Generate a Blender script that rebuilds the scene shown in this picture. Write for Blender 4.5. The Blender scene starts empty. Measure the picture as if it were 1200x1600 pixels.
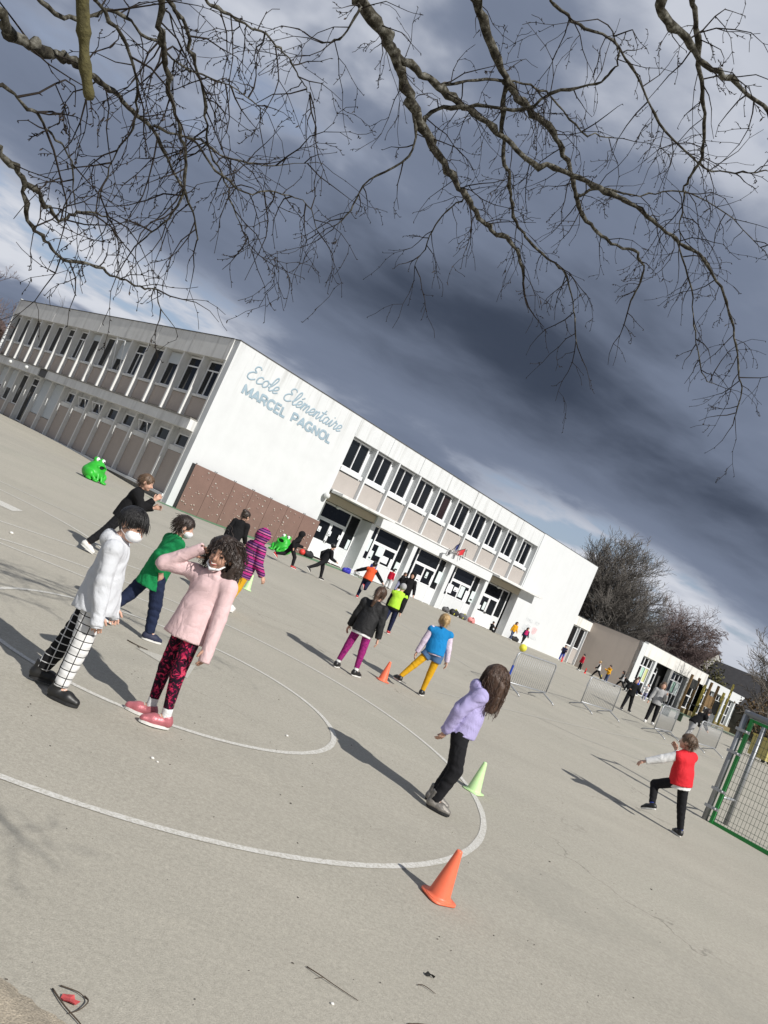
import bpy, math, random
import numpy as np
from mathutils import Vector, Matrix

R = math.radians
SC = bpy.context.scene
COL = SC.collection

# ------------------------------------------------------------------ camera
cam_d = bpy.data.cameras.new('camera')
cam_d.sensor_fit = 'VERTICAL'
cam_d.sensor_height = 24.0
cam_d.lens = 1264.09 / 1600.0 * 24.0
cam_d.clip_start = 0.05
cam_d.clip_end = 6000.0
cam = bpy.data.objects.new('camera', cam_d)
COL.objects.link(cam)
cam.matrix_world = Matrix.Translation((0, 0, 1.65)) @ Matrix.Rotation(R(90 + 3.553), 4, 'X') @ Matrix.Rotation(R(24.009), 4, 'Z')
SC.camera = cam

# ------------------------------------------------------------------ light and sky
SUN_EL = 40.0
SUN_AZ = 138.5          # clockwise from +Y: behind the photographer, to the right
sd = bpy.data.lights.new('sun', 'SUN')
sd.energy = 4.3
sd.angle = R(0.53)
sd.color = (1.0, 0.966, 0.915)
sun = bpy.data.objects.new('sun', sd)
COL.objects.link(sun)
_to_sun = Vector((math.sin(R(SUN_AZ)) * math.cos(R(SUN_EL)), math.cos(R(SUN_AZ)) * math.cos(R(SUN_EL)), math.sin(R(SUN_EL))))
sun.rotation_euler = _to_sun.to_track_quat('Z', 'Y').to_euler()
sun.location = _to_sun * 60

world = bpy.data.worlds.new('World')
SC.world = world
world.use_nodes = True


def build_sky():
    nt = world.node_tree
    nt.nodes.clear()
    N = nt.nodes.new
    L = nt.links.new

    def math_n(op, a, b=None, c=None):
        n = N('ShaderNodeMath')
        n.operation = op
        for i, v in enumerate((a, b, c)):
            if v is None:
                continue
            if isinstance(v, (int, float)):
                n.inputs[i].default_value = v
            else:
                L(v, n.inputs[i])
        return n.outputs[0]

    def noise(vec, scale, detail, rough, dist=0.0):
        n = N('ShaderNodeTexNoise')
        n.inputs['Scale'].default_value = scale
        n.inputs['Detail'].default_value = detail
        n.inputs['Roughness'].default_value = rough
        n.inputs['Distortion'].default_value = dist
        L(vec, n.inputs['Vector'])
        return n.outputs['Fac']

    def smooth(v, a, b):
        n = N('ShaderNodeMapRange')
        n.interpolation_type = 'SMOOTHSTEP'
        n.inputs['From Min'].default_value = a
        n.inputs['From Max'].default_value = b
        L(v, n.inputs['Value'])
        return n.outputs['Result']

    def mix(f, a, b):
        n = N('ShaderNodeMix')
        n.data_type = 'RGBA'
        if isinstance(f, float):
            n.inputs[0].default_value = f
        else:
            L(f, n.inputs[0])
        for v, s in ((a, n.inputs[6]), (b, n.inputs[7])):
            if isinstance(v, tuple):
                s.default_value = (*v, 1)
            else:
                L(v, s)
        return n.outputs[2]

    sky = N('ShaderNodeTexSky')
    sky.sky_type = 'NISHITA'
    sky.sun_disc = False
    sky.sun_elevation = R(SUN_EL)
    sky.sun_rotation = R(SUN_AZ)
    tc = N('ShaderNodeTexCoord')
    sep = N('ShaderNodeSeparateXYZ')
    L(tc.outputs['Generated'], sep.inputs[0])
    x, y, z = sep.outputs
    zc = math_n('MAXIMUM', z, 0.0)
    den = math_n('ADD', zc, 0.16)
    # a flat cloud deck seen from below, lying in broad rolls; u runs along the rolls, w across them
    px = math_n('DIVIDE', x, den)
    py = math_n('DIVIDE', y, den)
    ca, sa = math.cos(R(23.0)), math.sin(R(23.0))
    u = math_n('ADD', math_n('MULTIPLY', px, ca), math_n('MULTIPLY', py, sa))
    w = math_n('SUBTRACT', math_n('MULTIPLY', py, ca), math_n('MULTIPLY', px, sa))
    cmb = N('ShaderNodeCombineXYZ')
    L(math_n('MULTIPLY', u, 0.80), cmb.inputs[0])
    L(w, cmb.inputs[1])
    cmb.inputs[2].default_value = SKY_SEED
    P = cmb.outputs[0]
    big = noise(P, 0.55, 2.0, 0.45, 0.2)
    mid = noise(P, 1.5, 5.0, 0.50, 0.35)
    fine = noise(P, 4.2, 6.0, 0.55, 0.25)
    warp = math_n('ADD', math_n('MULTIPLY', math_n('SUBTRACT', big, 0.5), 1.6), math_n('MULTIPLY', math_n('SUBTRACT', mid, 0.5), 1.1))
    roll = math_n('COSINE', math_n('MULTIPLY', math_n('SUBTRACT', math_n('ADD', w, warp), 1.95), 2 * math.pi / 2.25))
    t = math_n('ADD', math_n('MULTIPLY', roll, 0.185), math_n('ADD', math_n('MULTIPLY', mid, 0.75), math_n('MULTIPLY', big, 0.15)))
    cell = math_n('COSINE', math_n('MULTIPLY', math_n('SUBTRACT', math_n('ADD', u, math_n('MULTIPLY', warp, 0.6)), 1.25), 2 * math.pi / 3.7))
    t = math_n('ADD', t, math_n('MULTIPLY', cell, 0.12))
    t = math_n('ADD', t, math_n('MULTIPLY', math_n('SUBTRACT', fine, 0.5), 0.27))
    S = 10.0
    tone = lambda r_, g_, b_: (S * r_, S * g_, S * b_)
    deck = mix(smooth(t, 0.26, 0.50), tone(0.310, 0.345, 0.430), tone(0.152, 0.182, 0.252))
    deck = mix(smooth(t, 0.48, 0.92), deck, tone(0.040, 0.052, 0.080))
    # bright heads and blue gaps where the deck is thinnest
    thin = math_n('SUBTRACT', 1.0, smooth(t, 0.25, 0.45))
    head = smooth(math_n('ADD', mid, math_n('MULTIPLY', math_n('SUBTRACT', fine, 0.5), 0.55)), 0.40, 0.56)
    deck = mix(math_n('MULTIPLY', math_n('MULTIPLY', thin, math_n('SUBTRACT', 1.0, head)), 0.6), deck, mix(0.35, sky.outputs[0], tone(0.22, 0.27, 0.38)))
    deck = mix(math_n('MULTIPLY', math_n('MULTIPLY', thin, head), 0.95), deck, tone(0.58, 0.60, 0.65))
    # far away the layers merge into a paler strip above the horizon
    haze = math_n('MULTIPLY', math_n('SUBTRACT', 1.0, smooth(z, -0.02, 0.14)), 0.5)
    deck = mix(haze, deck, tone(0.205, 0.250, 0.345))
    bg = N('ShaderNodeBackground')
    bg.inputs['Strength'].default_value = 0.1
    L(deck, bg.inputs['Color'])
    out = N('ShaderNodeOutputWorld')
    L(bg.outputs[0], out.inputs[0])


SKY_SEED = 29.61
build_sky()
SC.view_settings.view_transform = 'Standard'
SC.view_settings.look = 'None'
SC.view_settings.exposure = 0.25
SC.view_settings.gamma = 1.0
SC.view_settings.use_curve_mapping = False
SC.cycles.max_bounces = 6
SC.cycles.use_denoising = True

# ------------------------------------------------------------------ helpers
random.seed(7)
RNG = np.random.default_rng(7)
MATS = {}


def mat(name, col, rough=0.7, var=0.12, scale=6.0, bump=0.0, bscale=80.0, metal=0.0, streak=0.0, streak_col=(0.12, 0.115, 0.10), streak_z=None,
        spec=0.5, stretch=(1, 1, 1), transl=0.0, coat=0.0, speck=0.0, crease=0.0):
    """Principled material with two scales of noise in its colour, optional rain streaks and bump."""
    if name in MATS:
        return MATS[name]
    m = bpy.data.materials.new(name)
    m.use_nodes = True
    nt = m.node_tree
    N, L = nt.nodes.new, nt.links.new
    bs = nt.nodes['Principled BSDF']
    bs.inputs['Roughness'].default_value = rough
    bs.inputs['Metallic'].default_value = metal
    bs.inputs['Specular IOR Level'].default_value = spec
    if coat:
        bs.inputs['Coat Weight'].default_value = coat
    tc = N('ShaderNodeTexCoord')
    mp = N('ShaderNodeMapping')
    mp.inputs['Scale'].default_value = stretch
    L(tc.outputs['Object'], mp.inputs[0])
    n1 = N('ShaderNodeTexNoise')
    n1.inputs['Scale'].default_value = scale
    n1.inputs['Detail'].default_value = 6
    n1.inputs['Roughness'].default_value = 0.6
    L(mp.outputs[0], n1.inputs['Vector'])
    rmp = N('ShaderNodeMapRange')
    rmp.inputs['From Min'].default_value = 0.25
    rmp.inputs['From Max'].default_value = 0.75
    rmp.inputs['To Min'].default_value = 1 - var
    rmp.inputs['To Max'].default_value = 1 + var
    L(n1.outputs['Fac'], rmp.inputs['Value'])
    mul = N('ShaderNodeMix')
    mul.data_type = 'RGBA'
    mul.blend_type = 'MULTIPLY'
    mul.inputs[0].default_value = 1.0
    mul.inputs[6].default_value = (*col, 1)
    L(rmp.outputs[0], mul.inputs[7])
    c = mul.outputs[2]
    if speck:
        n3 = N('ShaderNodeTexNoise')
        n3.inputs['Scale'].default_value = bscale * 1.3
        n3.inputs['Detail'].default_value = 2
        L(tc.outputs['Object'], n3.inputs['Vector'])
        r3 = N('ShaderNodeMapRange')
        r3.inputs['From Min'].default_value = 0.3
        r3.inputs['From Max'].default_value = 0.7
        r3.inputs['To Min'].default_value = 1 - speck
        r3.inputs['To Max'].default_value = 1 + speck
        L(n3.outputs['Fac'], r3.inputs['Value'])
        m3 = N('ShaderNodeMix')
        m3.data_type = 'RGBA'
        m3.blend_type = 'MULTIPLY'
        m3.inputs[0].default_value = 1.0
        L(c, m3.inputs[6])
        L(r3.outputs[0], m3.inputs[7])
        c = m3.outputs[2]
    if streak:
        mp2 = N('ShaderNodeMapping')
        mp2.inputs['Scale'].default_value = (2.0, 2.0, 0.13)
        L(tc.outputs['Object'], mp2.inputs[0])
        n2 = N('ShaderNodeTexNoise')
        n2.inputs['Scale'].default_value = 1.0
        n2.inputs['Detail'].default_value = 8
        n2.inputs['Roughness'].default_value = 0.68
        L(mp2.outputs[0], n2.inputs['Vector'])
        r2 = N('ShaderNodeMapRange')
        r2.inputs['From Min'].default_value = 0.5
        r2.inputs['From Max'].default_value = 0.78
        r2.inputs['To Max'].default_value = streak
        L(n2.outputs['Fac'], r2.inputs['Value'])
        sfac = r2.outputs[0]
        if streak_z:
            sz = N('ShaderNodeSeparateXYZ')
            L(tc.outputs['Object'], sz.inputs[0])
            rz_ = N('ShaderNodeMapRange')
            rz_.inputs['From Min'].default_value, rz_.inputs['From Max'].default_value = streak_z
            rz_.inputs['To Min'].default_value = 0.05
            L(sz.outputs[2], rz_.inputs['Value'])
            mz = N('ShaderNodeMath')
            mz.operation = 'MULTIPLY'
            L(sfac, mz.inputs[0])
            L(rz_.outputs[0], mz.inputs[1])
            sfac = mz.outputs[0]
        m2 = N('ShaderNodeMix')
        m2.data_type = 'RGBA'
        L(sfac, m2.inputs[0])
        L(c, m2.inputs[6])
        m2.inputs[7].default_value = (*streak_col, 1)
        c = m2.outputs[2]
    L(c, bs.inputs['Base Color'])
    if bump:
        nb = N('ShaderNodeTexNoise')
        nb.inputs['Scale'].default_value = bscale
        nb.inputs['Detail'].default_value = 4
        L(tc.outputs['Object'], nb.inputs['Vector'])
        b = N('ShaderNodeBump')
        b.inputs['Strength'].default_value = bump
        b.inputs['Distance'].default_value = 0.01
        L(nb.outputs['Fac'], b.inputs['Height'])
        if crease:
            nc = N('ShaderNodeTexNoise')
            nc.inputs['Scale'].default_value = 5.0
            nc.inputs['Detail'].default_value = 3
            nc.inputs['Roughness'].default_value = 0.45
            nc.inputs['Distortion'].default_value = 1.4
            L(tc.outputs['Object'], nc.inputs['Vector'])
            ab = N('ShaderNodeMath')
            ab.operation = 'SUBTRACT'
            ab.inputs[1].default_value = 0.5
            L(nc.outputs['Fac'], ab.inputs[0])
            a2 = N('ShaderNodeMath')
            a2.operation = 'ABSOLUTE'
            L(ab.outputs[0], a2.inputs[0])
            b2 = N('ShaderNodeBump')
            b2.inputs['Strength'].default_value = crease
            b2.inputs['Distance'].default_value = 0.09
            L(a2.outputs[0], b2.inputs['Height'])
            L(b2.outputs[0], b.inputs['Normal'])
        L(b.outputs[0], bs.inputs['Normal'])
    if transl:
        bs.inputs['Subsurface Weight'].default_value = transl
        bs.inputs['Subsurface Radius'].default_value = (0.02, 0.01, 0.008)
    MATS[name] = m
    return m


def tag(o, label=None, cat=None, group=None, kind=None):
    if label:
        o['label'] = label
    if cat:
        o['category'] = cat
    if group:
        o['group'] = group
    if kind:
        o['kind'] = kind
    return o


def empty(name, loc=(0, 0, 0), rz=0.0, parent=None):
    o = bpy.data.objects.new(name, None)
    COL.objects.link(o)
    o.location = loc
    o.rotation_euler = (0, 0, rz)
    o.parent = parent
    return o


def link(name, me, m=None, parent=None):
    o = bpy.data.objects.new(name, me)
    COL.objects.link(o)
    o.parent = parent
    if m is not None and not me.materials:
        me.materials.append(m)
    return o


class MB:
    """collects faces for one mesh"""

    def __init__(s):
        s.v, s.f = [], []

    def box(s, x0, x1, y0, y1, z0, z1):
        b = len(s.v)
        s.v += [(x0, y0, z0), (x1, y0, z0), (x1, y1, z0), (x0, y1, z0), (x0, y0, z1), (x1, y0, z1), (x1, y1, z1), (x0, y1, z1)]
        s.f += [(b, b + 3, b + 2, b + 1), (b + 4, b + 5, b + 6, b + 7), (b, b + 1, b + 5, b + 4), (b + 1, b + 2, b + 6, b + 5),
                (b + 2, b + 3, b + 7, b + 6), (b + 3, b, b + 4, b + 7)]
        return s

    def poly(s, pts):
        b = len(s.v)
        s.v += [tuple(p) for p in pts]
        s.f.append(tuple(range(b, b + len(pts))))
        return s

    def prism(s, poly, d):
        """polygon (3D points) extruded by vector d"""
        n = len(poly)
        b = len(s.v)
        s.v += [tuple(p) for p in poly] + [tuple(np.add(p, d)) for p in poly]
        s.f.append(tuple(range(b + n - 1, b - 1, -1)))
        s.f.append(tuple(range(b + n, b + 2 * n)))
        for i in range(n):
            j = (i + 1) % n
            s.f.append((b + i, b + j, b + n + j, b + n + i))
        return s

    def tube(s, pts, rad, n=6, cap=True):
        P = np.asarray(pts, float)
        m = len(P)
        if np.isscalar(rad):
            rad = [rad] * m
        T = np.zeros_like(P)
        T[1:-1] = P[2:] - P[:-2]
        T[0] = P[1] - P[0]
        T[-1] = P[-1] - P[-2]
        T /= np.linalg.norm(T, axis=1)[:, None] + 1e-9
        a = np.array([0, 0, 1.0]) if abs(T[0, 2]) < 0.8 else np.array([1.0, 0, 0])
        b0 = len(s.v)
        ang = np.arange(n) * 2 * math.pi / n
        ca, sa = np.cos(ang), np.sin(ang)
        for i in range(m):
            u = np.cross(T[i], a)
            u /= np.linalg.norm(u) + 1e-9
            w = np.cross(T[i], u)
            a = np.cross(u, T[i])
            ring = P[i] + rad[i] * (ca[:, None] * u + sa[:, None] * w)
            s.v += ring.tolist()
        for i in range(m - 1):
            for k in range(n):
                k2 = (k + 1) % n
                s.f.append((b0 + i * n + k, b0 + (i + 1) * n + k, b0 + (i + 1) * n + k2, b0 + i * n + k2))
        if cap:
            s.f.append(tuple(b0 + k for k in range(n)))
            s.f.append(tuple(b0 + (m - 1) * n + k for k in range(n - 1, -1, -1)))
        return s

    def lathe(s, prof, n=24, c=(0, 0, 0)):
        b0 = len(s.v)
        for r, z in prof:
            for k in range(n):
                t = 2 * math.pi * k / n
                s.v.append((c[0] + r * math.cos(t), c[1] + r * math.sin(t), c[2] + z))
        for i in range(len(prof) - 1):
            for k in range(n):
                k2 = (k + 1) % n
                s.f.append((b0 + i * n + k, b0 + i * n + k2, b0 + (i + 1) * n + k2, b0 + (i + 1) * n + k))
        s.f.append(tuple(b0 + k for k in range(n - 1, -1, -1)))
        s.f.append(tuple(b0 + (len(prof) - 1) * n + k for k in range(n)))
        return s

    def ell(s, c, r, n=10, m=7, rot=None):
        b0 = len(s.v)
        for i in range(m + 1):
            ph = math.pi * i / m
            for k in range(n):
                t = 2 * math.pi * k / n
                p = np.array([r[0] * math.sin(ph) * math.cos(t), r[1] * math.sin(ph) * math.sin(t), r[2] * math.cos(ph)])
                if rot is not None:
                    p = rot @ p
                s.v.append((c[0] + p[0], c[1] + p[1], c[2] + p[2]))
        for i in range(m):
            for k in range(n):
                k2 = (k + 1) % n
                s.f.append((b0 + i * n + k, b0 + (i + 1) * n + k, b0 + (i + 1) * n + k2, b0 + i * n + k2))
        return s

    def mesh(s, name, smooth=False):
        me = bpy.data.meshes.new(name)
        me.from_pydata(s.v, [], s.f)
        if smooth:
            me.polygons.foreach_set('use_smooth', [True] * len(me.polygons))
        me.update()
        return me

    def build(s, name, m, parent=None, smooth=False):
        return link(name, s.mesh(name, smooth), m, parent)


class TubeBatch:
    """many thin tubes, built with numpy in one go"""

    def __init__(s):
        s.g = {}

    def tube(s, pts, rad, n=3, cap=False):
        s.g.setdefault((len(pts), n), []).append((pts, rad))

    def build(s, name, m, parent=None):
        V, F, off = [], [], 0
        for (k, n), items in s.g.items():
            P = np.array([np.asarray(i[0], float) for i in items])
            Rd = np.array([np.asarray(i[1], float) for i in items])
            T = np.empty_like(P)
            T[:, 1:-1] = P[:, 2:] - P[:, :-2]
            T[:, 0] = P[:, 1] - P[:, 0]
            T[:, -1] = P[:, -1] - P[:, -2]
            T /= np.linalg.norm(T, axis=2, keepdims=True) + 1e-9
            D = P[:, -1] - P[:, 0]
            ref = np.where(np.abs(D[:, 2:3]) < 0.85 * np.linalg.norm(D, axis=1, keepdims=True), np.array([[0.05, 0.03, 1.0]]), np.array([[1.0, 0.2, 0.1]]))
            u = np.cross(T, ref[:, None, :])
            u /= np.linalg.norm(u, axis=2, keepdims=True) + 1e-9
            w = np.cross(T, u)
            a = np.arange(n) * 2 * math.pi / n
            ring = P[:, :, None, :] + Rd[:, :, None, None] * (np.cos(a)[None, None, :, None] * u[:, :, None, :] + np.sin(a)[None, None, :, None] * w[:, :, None, :])
            N = len(items)
            V.append(ring.reshape(-1, 3))
            base = off + (np.arange(N) * k * n)[:, None, None]
            i = (np.arange(k - 1) * n)[None, :, None]
            j = np.arange(n)[None, None, :]
            j2 = (j + 1) % n
            F.append(np.stack([base + i + j, base + i + n + j, base + i + n + j2, base + i + j2], -1).reshape(-1, 4))
            off += N * k * n
        V, F = np.concatenate(V), np.concatenate(F)
        return link(name, quad_mesh(name, V, F), m, parent)


def quad_mesh(name, V, F, smooth=False):
    me = bpy.data.meshes.new(name)
    me.vertices.add(len(V))
    me.vertices.foreach_set('co', np.ascontiguousarray(V, dtype=np.float32).ravel())
    me.loops.add(len(F) * 4)
    me.loops.foreach_set('vertex_index', np.ascontiguousarray(F, dtype=np.int32).ravel())
    me.polygons.add(len(F))
    me.polygons.foreach_set('loop_start', np.arange(0, len(F) * 4, 4, dtype=np.int32))
    if smooth:
        me.polygons.foreach_set('use_smooth', np.ones(len(F), dtype=bool))
    me.update(calc_edges=True)
    return me


def bx(name, m, parent, x0, x1, y0, y1, z0, z1):
    return MB().box(x0, x1, y0, y1, z0, z1).build(name, m, parent)


def catmull(pts, k=6, closed=False):
    P = [np.asarray(p, float) for p in pts]
    n = len(P)
    out = []
    rng = range(n) if closed else range(n - 1)
    for i in rng:
        if closed:
            p0, p1, p2, p3 = P[i - 1], P[i], P[(i + 1) % n], P[(i + 2) % n]
        else:
            p0, p1, p2, p3 = P[max(i - 1, 0)], P[i], P[i + 1], P[min(i + 2, n - 1)]
        for j in range(k):
            t = j / k
            out.append(0.5 * ((2 * p1) + (p2 - p0) * t + (2 * p0 - 5 * p1 + 4 * p2 - p3) * t * t + (3 * p1 - p0 - 3 * p2 + p3) * t ** 3))
    if not closed:
        out.append(P[-1])
    return np.array(out)


# ------------------------------------------------------------------ the lie of the land
BZ = 0.55                                   # level of the school floor; the yard falls gently towards the photographer
CORNER = np.array([-9.762, 39.077])         # outer corner of the school
AV = np.array([0.70532, 0.70889])           # along the front
BV = np.array([-0.70889, 0.70532])          # along the left wing
ROT = math.atan2(AV[1], AV[0])


def sstep(t):
    t = np.clip(t, 0, 1)
    return t * t * (3 - 2 * t)


def gz(x, y):
    z = BZ * sstep((np.asarray(y, float) - 3) / 32.0)
    z = z - 0.40 * np.exp(-((np.asarray(x, float) - CORNER[0]) ** 2 + (np.asarray(y, float) - CORNER[1]) ** 2) / (2 * 6.0 ** 2))
    return z


def loc2w(s, off):
    """school coordinates: s along the front from the corner, off metres out into the yard -> world x, y"""
    p = CORNER + AV * s - BV * off
    return float(p[0]), float(p[1])


def ground_material():
    m = bpy.data.materials.new('worn_asphalt')
    m.use_nodes = True
    nt = m.node_tree
    N, L = nt.nodes.new, nt.links.new
    bs = nt.nodes['Principled BSDF']
    tc = N('ShaderNodeTexCoord')

    def noise(scale, detail, rough=0.6, stretch=None, dist=0.0):
        n = N('ShaderNodeTexNoise')
        n.inputs['Scale'].default_value = scale
        n.inputs['Detail'].default_value = detail
        n.inputs['Roughness'].default_value = rough
        n.inputs['Distortion'].default_value = dist
        if stretch:
            mp = N('ShaderNodeMapping')
            mp.inputs['Scale'].default_value = stretch
            mp.inputs['Rotation'].default_value = (0, 0, 0.75)
            L(tc.outputs['Object'], mp.inputs[0])
            L(mp.outputs[0], n.inputs['Vector'])
        else:
            L(tc.outputs['Object'], n.inputs['Vector'])
        return n.outputs['Fac']

    def ramp(v, a, b, lo, hi):
        r = N('ShaderNodeMapRange')
        r.inputs['From Min'].default_value = a
        r.inputs['From Max'].default_value = b
        r.inputs['To Min'].default_value = lo
        r.inputs['To Max'].default_value = hi
        L(v, r.inputs['Value'])
        return r.outputs[0]

    def mixc(f, a, b, blend='MIX'):
        n = N('ShaderNodeMix')
        n.data_type = 'RGBA'
        n.blend_type = blend
        if isinstance(f, float):
            n.inputs[0].default_value = f
        else:
            L(f, n.inputs[0])
        for v, s in ((a, n.inputs[6]), (b, n.inputs[7])):
            if isinstance(v, tuple):
                s.default_value = (*v, 1)
            else:
                L(v, s)
        return n.outputs[2]

    c = mixc(ramp(noise(0.35, 5), 0.35, 0.65, 0, 1), (0.358, 0.337, 0.284), (0.396, 0.371, 0.312))
    c = mixc(ramp(noise(1.1, 6, 0.62, (0.25, 1.6, 1)), 0.45, 0.75, 0, 0.42), c, (0.310, 0.292, 0.244))
    c = mixc(ramp(noise(0.16, 3), 0.52, 0.75, 0, 0.5), c, (0.345, 0.336, 0.274))
    c = mixc(ramp(noise(2.3, 7, 0.7, (0.5, 1.2, 1), 0.6), 0.60, 0.72, 0, 0.35), c, (0.44, 0.41, 0.34))
    c = mixc(1.0, c, ramp(noise(150, 3, 0.7), 0.28, 0.72, 0.79, 1.19), 'MULTIPLY')
    c = mixc(1.0, c, ramp(noise(38, 4, 0.7), 0.3, 0.7, 0.86, 1.13), 'MULTIPLY')
    vo = N('ShaderNodeTexVoronoi')
    vo.inputs['Scale'].default_value = 26.0
    L(tc.outputs['Object'], vo.inputs['Vector'])
    c = mixc(ramp(vo.outputs['Distance'], 0.02, 0.07, 0.40, 0.0), c, (0.09, 0.085, 0.075))
    # old patch repairs and hairline cracks
    cr = N('ShaderNodeTexVoronoi')
    cr.feature = 'DISTANCE_TO_EDGE'
    cr.inputs['Scale'].default_value = 0.22
    wv = N('ShaderNodeVectorMath')
    wv.operation = 'MULTIPLY_ADD'
    nz = N('ShaderNodeTexNoise')
    nz.inputs['Scale'].default_value = 1.4
    nz.inputs['Detail'].default_value = 5
    L(tc.outputs['Object'], nz.inputs['Vector'])
    L(nz.outputs['Color'], wv.inputs[0])
    wv.inputs[1].default_value = (1.6, 1.6, 0)
    L(tc.outputs['Object'], wv.inputs[2])
    L(wv.outputs[0], cr.inputs['Vector'])
    ck = N('ShaderNodeMath')
    ck.operation = 'MULTIPLY'
    L(ramp(cr.outputs['Distance'], 0.0012, 0.0035, 1.0, 0.0), ck.inputs[0])
    L(ramp(noise(0.5, 3), 0.50, 0.62, 0.0, 0.55), ck.inputs[1])
    c = mixc(ck.outputs[0], c, (0.12, 0.112, 0.095))
    c = mixc(ramp(noise(0.55, 4, 0.6, None, 0.8), 0.60, 0.66, 0.0, 0.22), c, (0.27, 0.262, 0.225))
    L(c, bs.inputs['Base Color'])
    bs.inputs['Roughness'].default_value = 0.92
    bs.inputs['Specular IOR Level'].default_value = 0.25
    b = N('ShaderNodeBump')
    b.inputs['Strength'].default_value = 0.55
    b.inputs['Distance'].default_value = 0.006
    L(noise(130, 3, 0.7), b.inputs['Height'])
    L(b.outputs[0], bs.inputs['Normal'])
    return m


def build_ground():
    xs = np.r_[-1500, -400, -150, -80, np.arange(-50, -16, 4.0), np.arange(-16, 18, 1.0), np.arange(18, 60, 4.0), 80, 150, 400, 1500]
    ys = np.r_[-1500, -300, -60, -20, np.arange(-8, 60, 1.0), np.arange(60, 100, 8.0), 130, 200, 400, 900, 3000]
    X, Y = np.meshgrid(xs, ys)
    Z = gz(X, Y)
    v = np.c_[X.ravel(), Y.ravel(), Z.ravel()].tolist()
    nx = len(xs)
    f = [(j * nx + i, j * nx + i + 1, (j + 1) * nx + i + 1, (j + 1) * nx + i) for j in range(len(ys) - 1) for i in range(nx - 1)]
    me = bpy.data.meshes.new('ground')
    me.from_pydata(v, [], f)
    me.polygons.foreach_set('use_smooth', [True] * len(f))
    o = link('ground', me, ground_material())
    tag(o, 'worn grey beige asphalt of the school yard', 'ground', kind='structure')


build_ground()


def paint_mat(name, col, wear):
    m = bpy.data.materials.new(name)
    m.use_nodes = True
    nt = m.node_tree
    N, L = nt.nodes.new, nt.links.new
    bs = nt.nodes['Principled BSDF']
    tc = N('ShaderNodeTexCoord')
    n = N('ShaderNodeTexNoise')
    n.inputs['Scale'].default_value = 55
    n.inputs['Detail'].default_value = 6
    n.inputs['Roughness'].default_value = 0.75
    L(tc.outputs['Object'], n.inputs['Vector'])
    r = N('ShaderNodeMapRange')
    r.inputs['From Min'].default_value = wear - 0.12
    r.inputs['From Max'].default_value = wear + 0.12
    L(n.outputs['Fac'], r.inputs['Value'])
    mx = N('ShaderNodeMix')
    mx.data_type = 'RGBA'
    L(r.outputs[0], mx.inputs[0])
    mx.inputs[6].default_value = (*col, 1)
    mx.inputs[7].default_value = (0.35, 0.327, 0.268, 1)
    L(mx.outputs[2], bs.inputs['Base Color'])
    bs.inputs['Roughness'].default_value = 0.85
    return m


PAINT = paint_mat('worn_white_paint', (0.60, 0.59, 0.55), 0.55)
PAINT_FAINT = paint_mat('faint_white_paint', (0.46, 0.45, 0.41), 0.50)


def ground_strip(name, pts, width, m, label, lift=0.004, edge=0.0):
    P = np.asarray(pts, float)
    T = np.gradient(P, axis=0)
    T /= np.linalg.norm(T, axis=1)[:, None] + 1e-9
    Nn = np.c_[-T[:, 1], T[:, 0]]
    b = MB()
    w = width / 2
    for i in range(len(P)):
        ww = w * (1 + edge * random.uniform(-1, 1))
        for sgn in (-1, 1):
            q = P[i] + Nn[i] * ww * sgn
            b.v.append((q[0], q[1], float(gz(q[0], q[1])) + lift))
    for i in range(len(P) - 1):
        b.f.append((2 * i, 2 * i + 1, 2 * i + 3, 2 * i + 2))
    return tag(b.build(name, m), label, 'marking', kind='structure')


def arc(c, r, a0, a1, n=90):
    t = np.radians(np.linspace(a0, a1, n))
    return np.c_[c[0] + r * np.cos(t), c[1] + r * np.sin(t)]


def line(*p):
    out = []
    for a, b in zip(p[:-1], p[1:]):
        out += [np.array(a) + (np.array(b) - np.array(a)) * t for t in np.linspace(0, 1, 12, endpoint=False)]
    out.append(np.array(p[-1]))
    return np.array(out)


ground_strip('court_circle', arc((-1.265, 7.466), 1.69, 0, 360), 0.055, PAINT, 'worn white inner circle painted on the yard', edge=0.08)
ground_strip('court_circle', arc((-1.66, 7.445), 3.53, 0, 360, 140), 0.055, PAINT, 'worn white outer circle painted on the yard', edge=0.08)
for i, (pts, w, mm, lab) in enumerate([
        (line((-9.5, 15.6), (-6.85, 15.38), (-5.85, 15.3), (-4.2, 15.3), (-2.0, 15.6)), 0.06, PAINT, 'thin white line running past the near green frog bin'),
        (catmull([(-9.0, 14.9), (-6.29, 14.27), (-5.44, 14.02), (-4.62, 13.6), (-3.97, 13.0), (-3.3, 12.0)]), 0.06, PAINT, 'white line bending round behind the running child'),
        (line((-6.4, 10.6), (-4.73, 11.2), (-3.97, 11.8), (-2.6, 12.6)), 0.06, PAINT, 'thin white line under the running child'),
        (line((-6.0, 9.75), (-3.98, 9.70), (-2.93, 9.92), (-1.6, 10.3)), 0.05, PAINT, 'white line left of the big circle'),
        (line((2.0, 13.4), (4.33, 15.87), (6.76, 18.7), (10.0, 22.71), (12.7, 25.1)), 0.05, PAINT_FAINT, 'thin white line leading to the metal barriers'),
        (line((4.33, 15.9), (5.2, 15.7), (7.2, 16.6)), 0.05, PAINT_FAINT, 'faint white line beside the corner of the pitch'),
        (line((-1.6, 30), (1.22, 24.2), (3.4, 19.6)), 0.10, PAINT_FAINT, 'faint line crossing the middle of the yard')]):
    ground_strip('court_line', pts, w, mm, lab)
ar = MB()
for tri in [[(-1.60, 7.62), (-1.06, 7.93), (-1.00, 7.33)]]:
    ar.poly([(x, y, float(gz(x, y)) + 0.0045) for x, y in tri][::-1])
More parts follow.
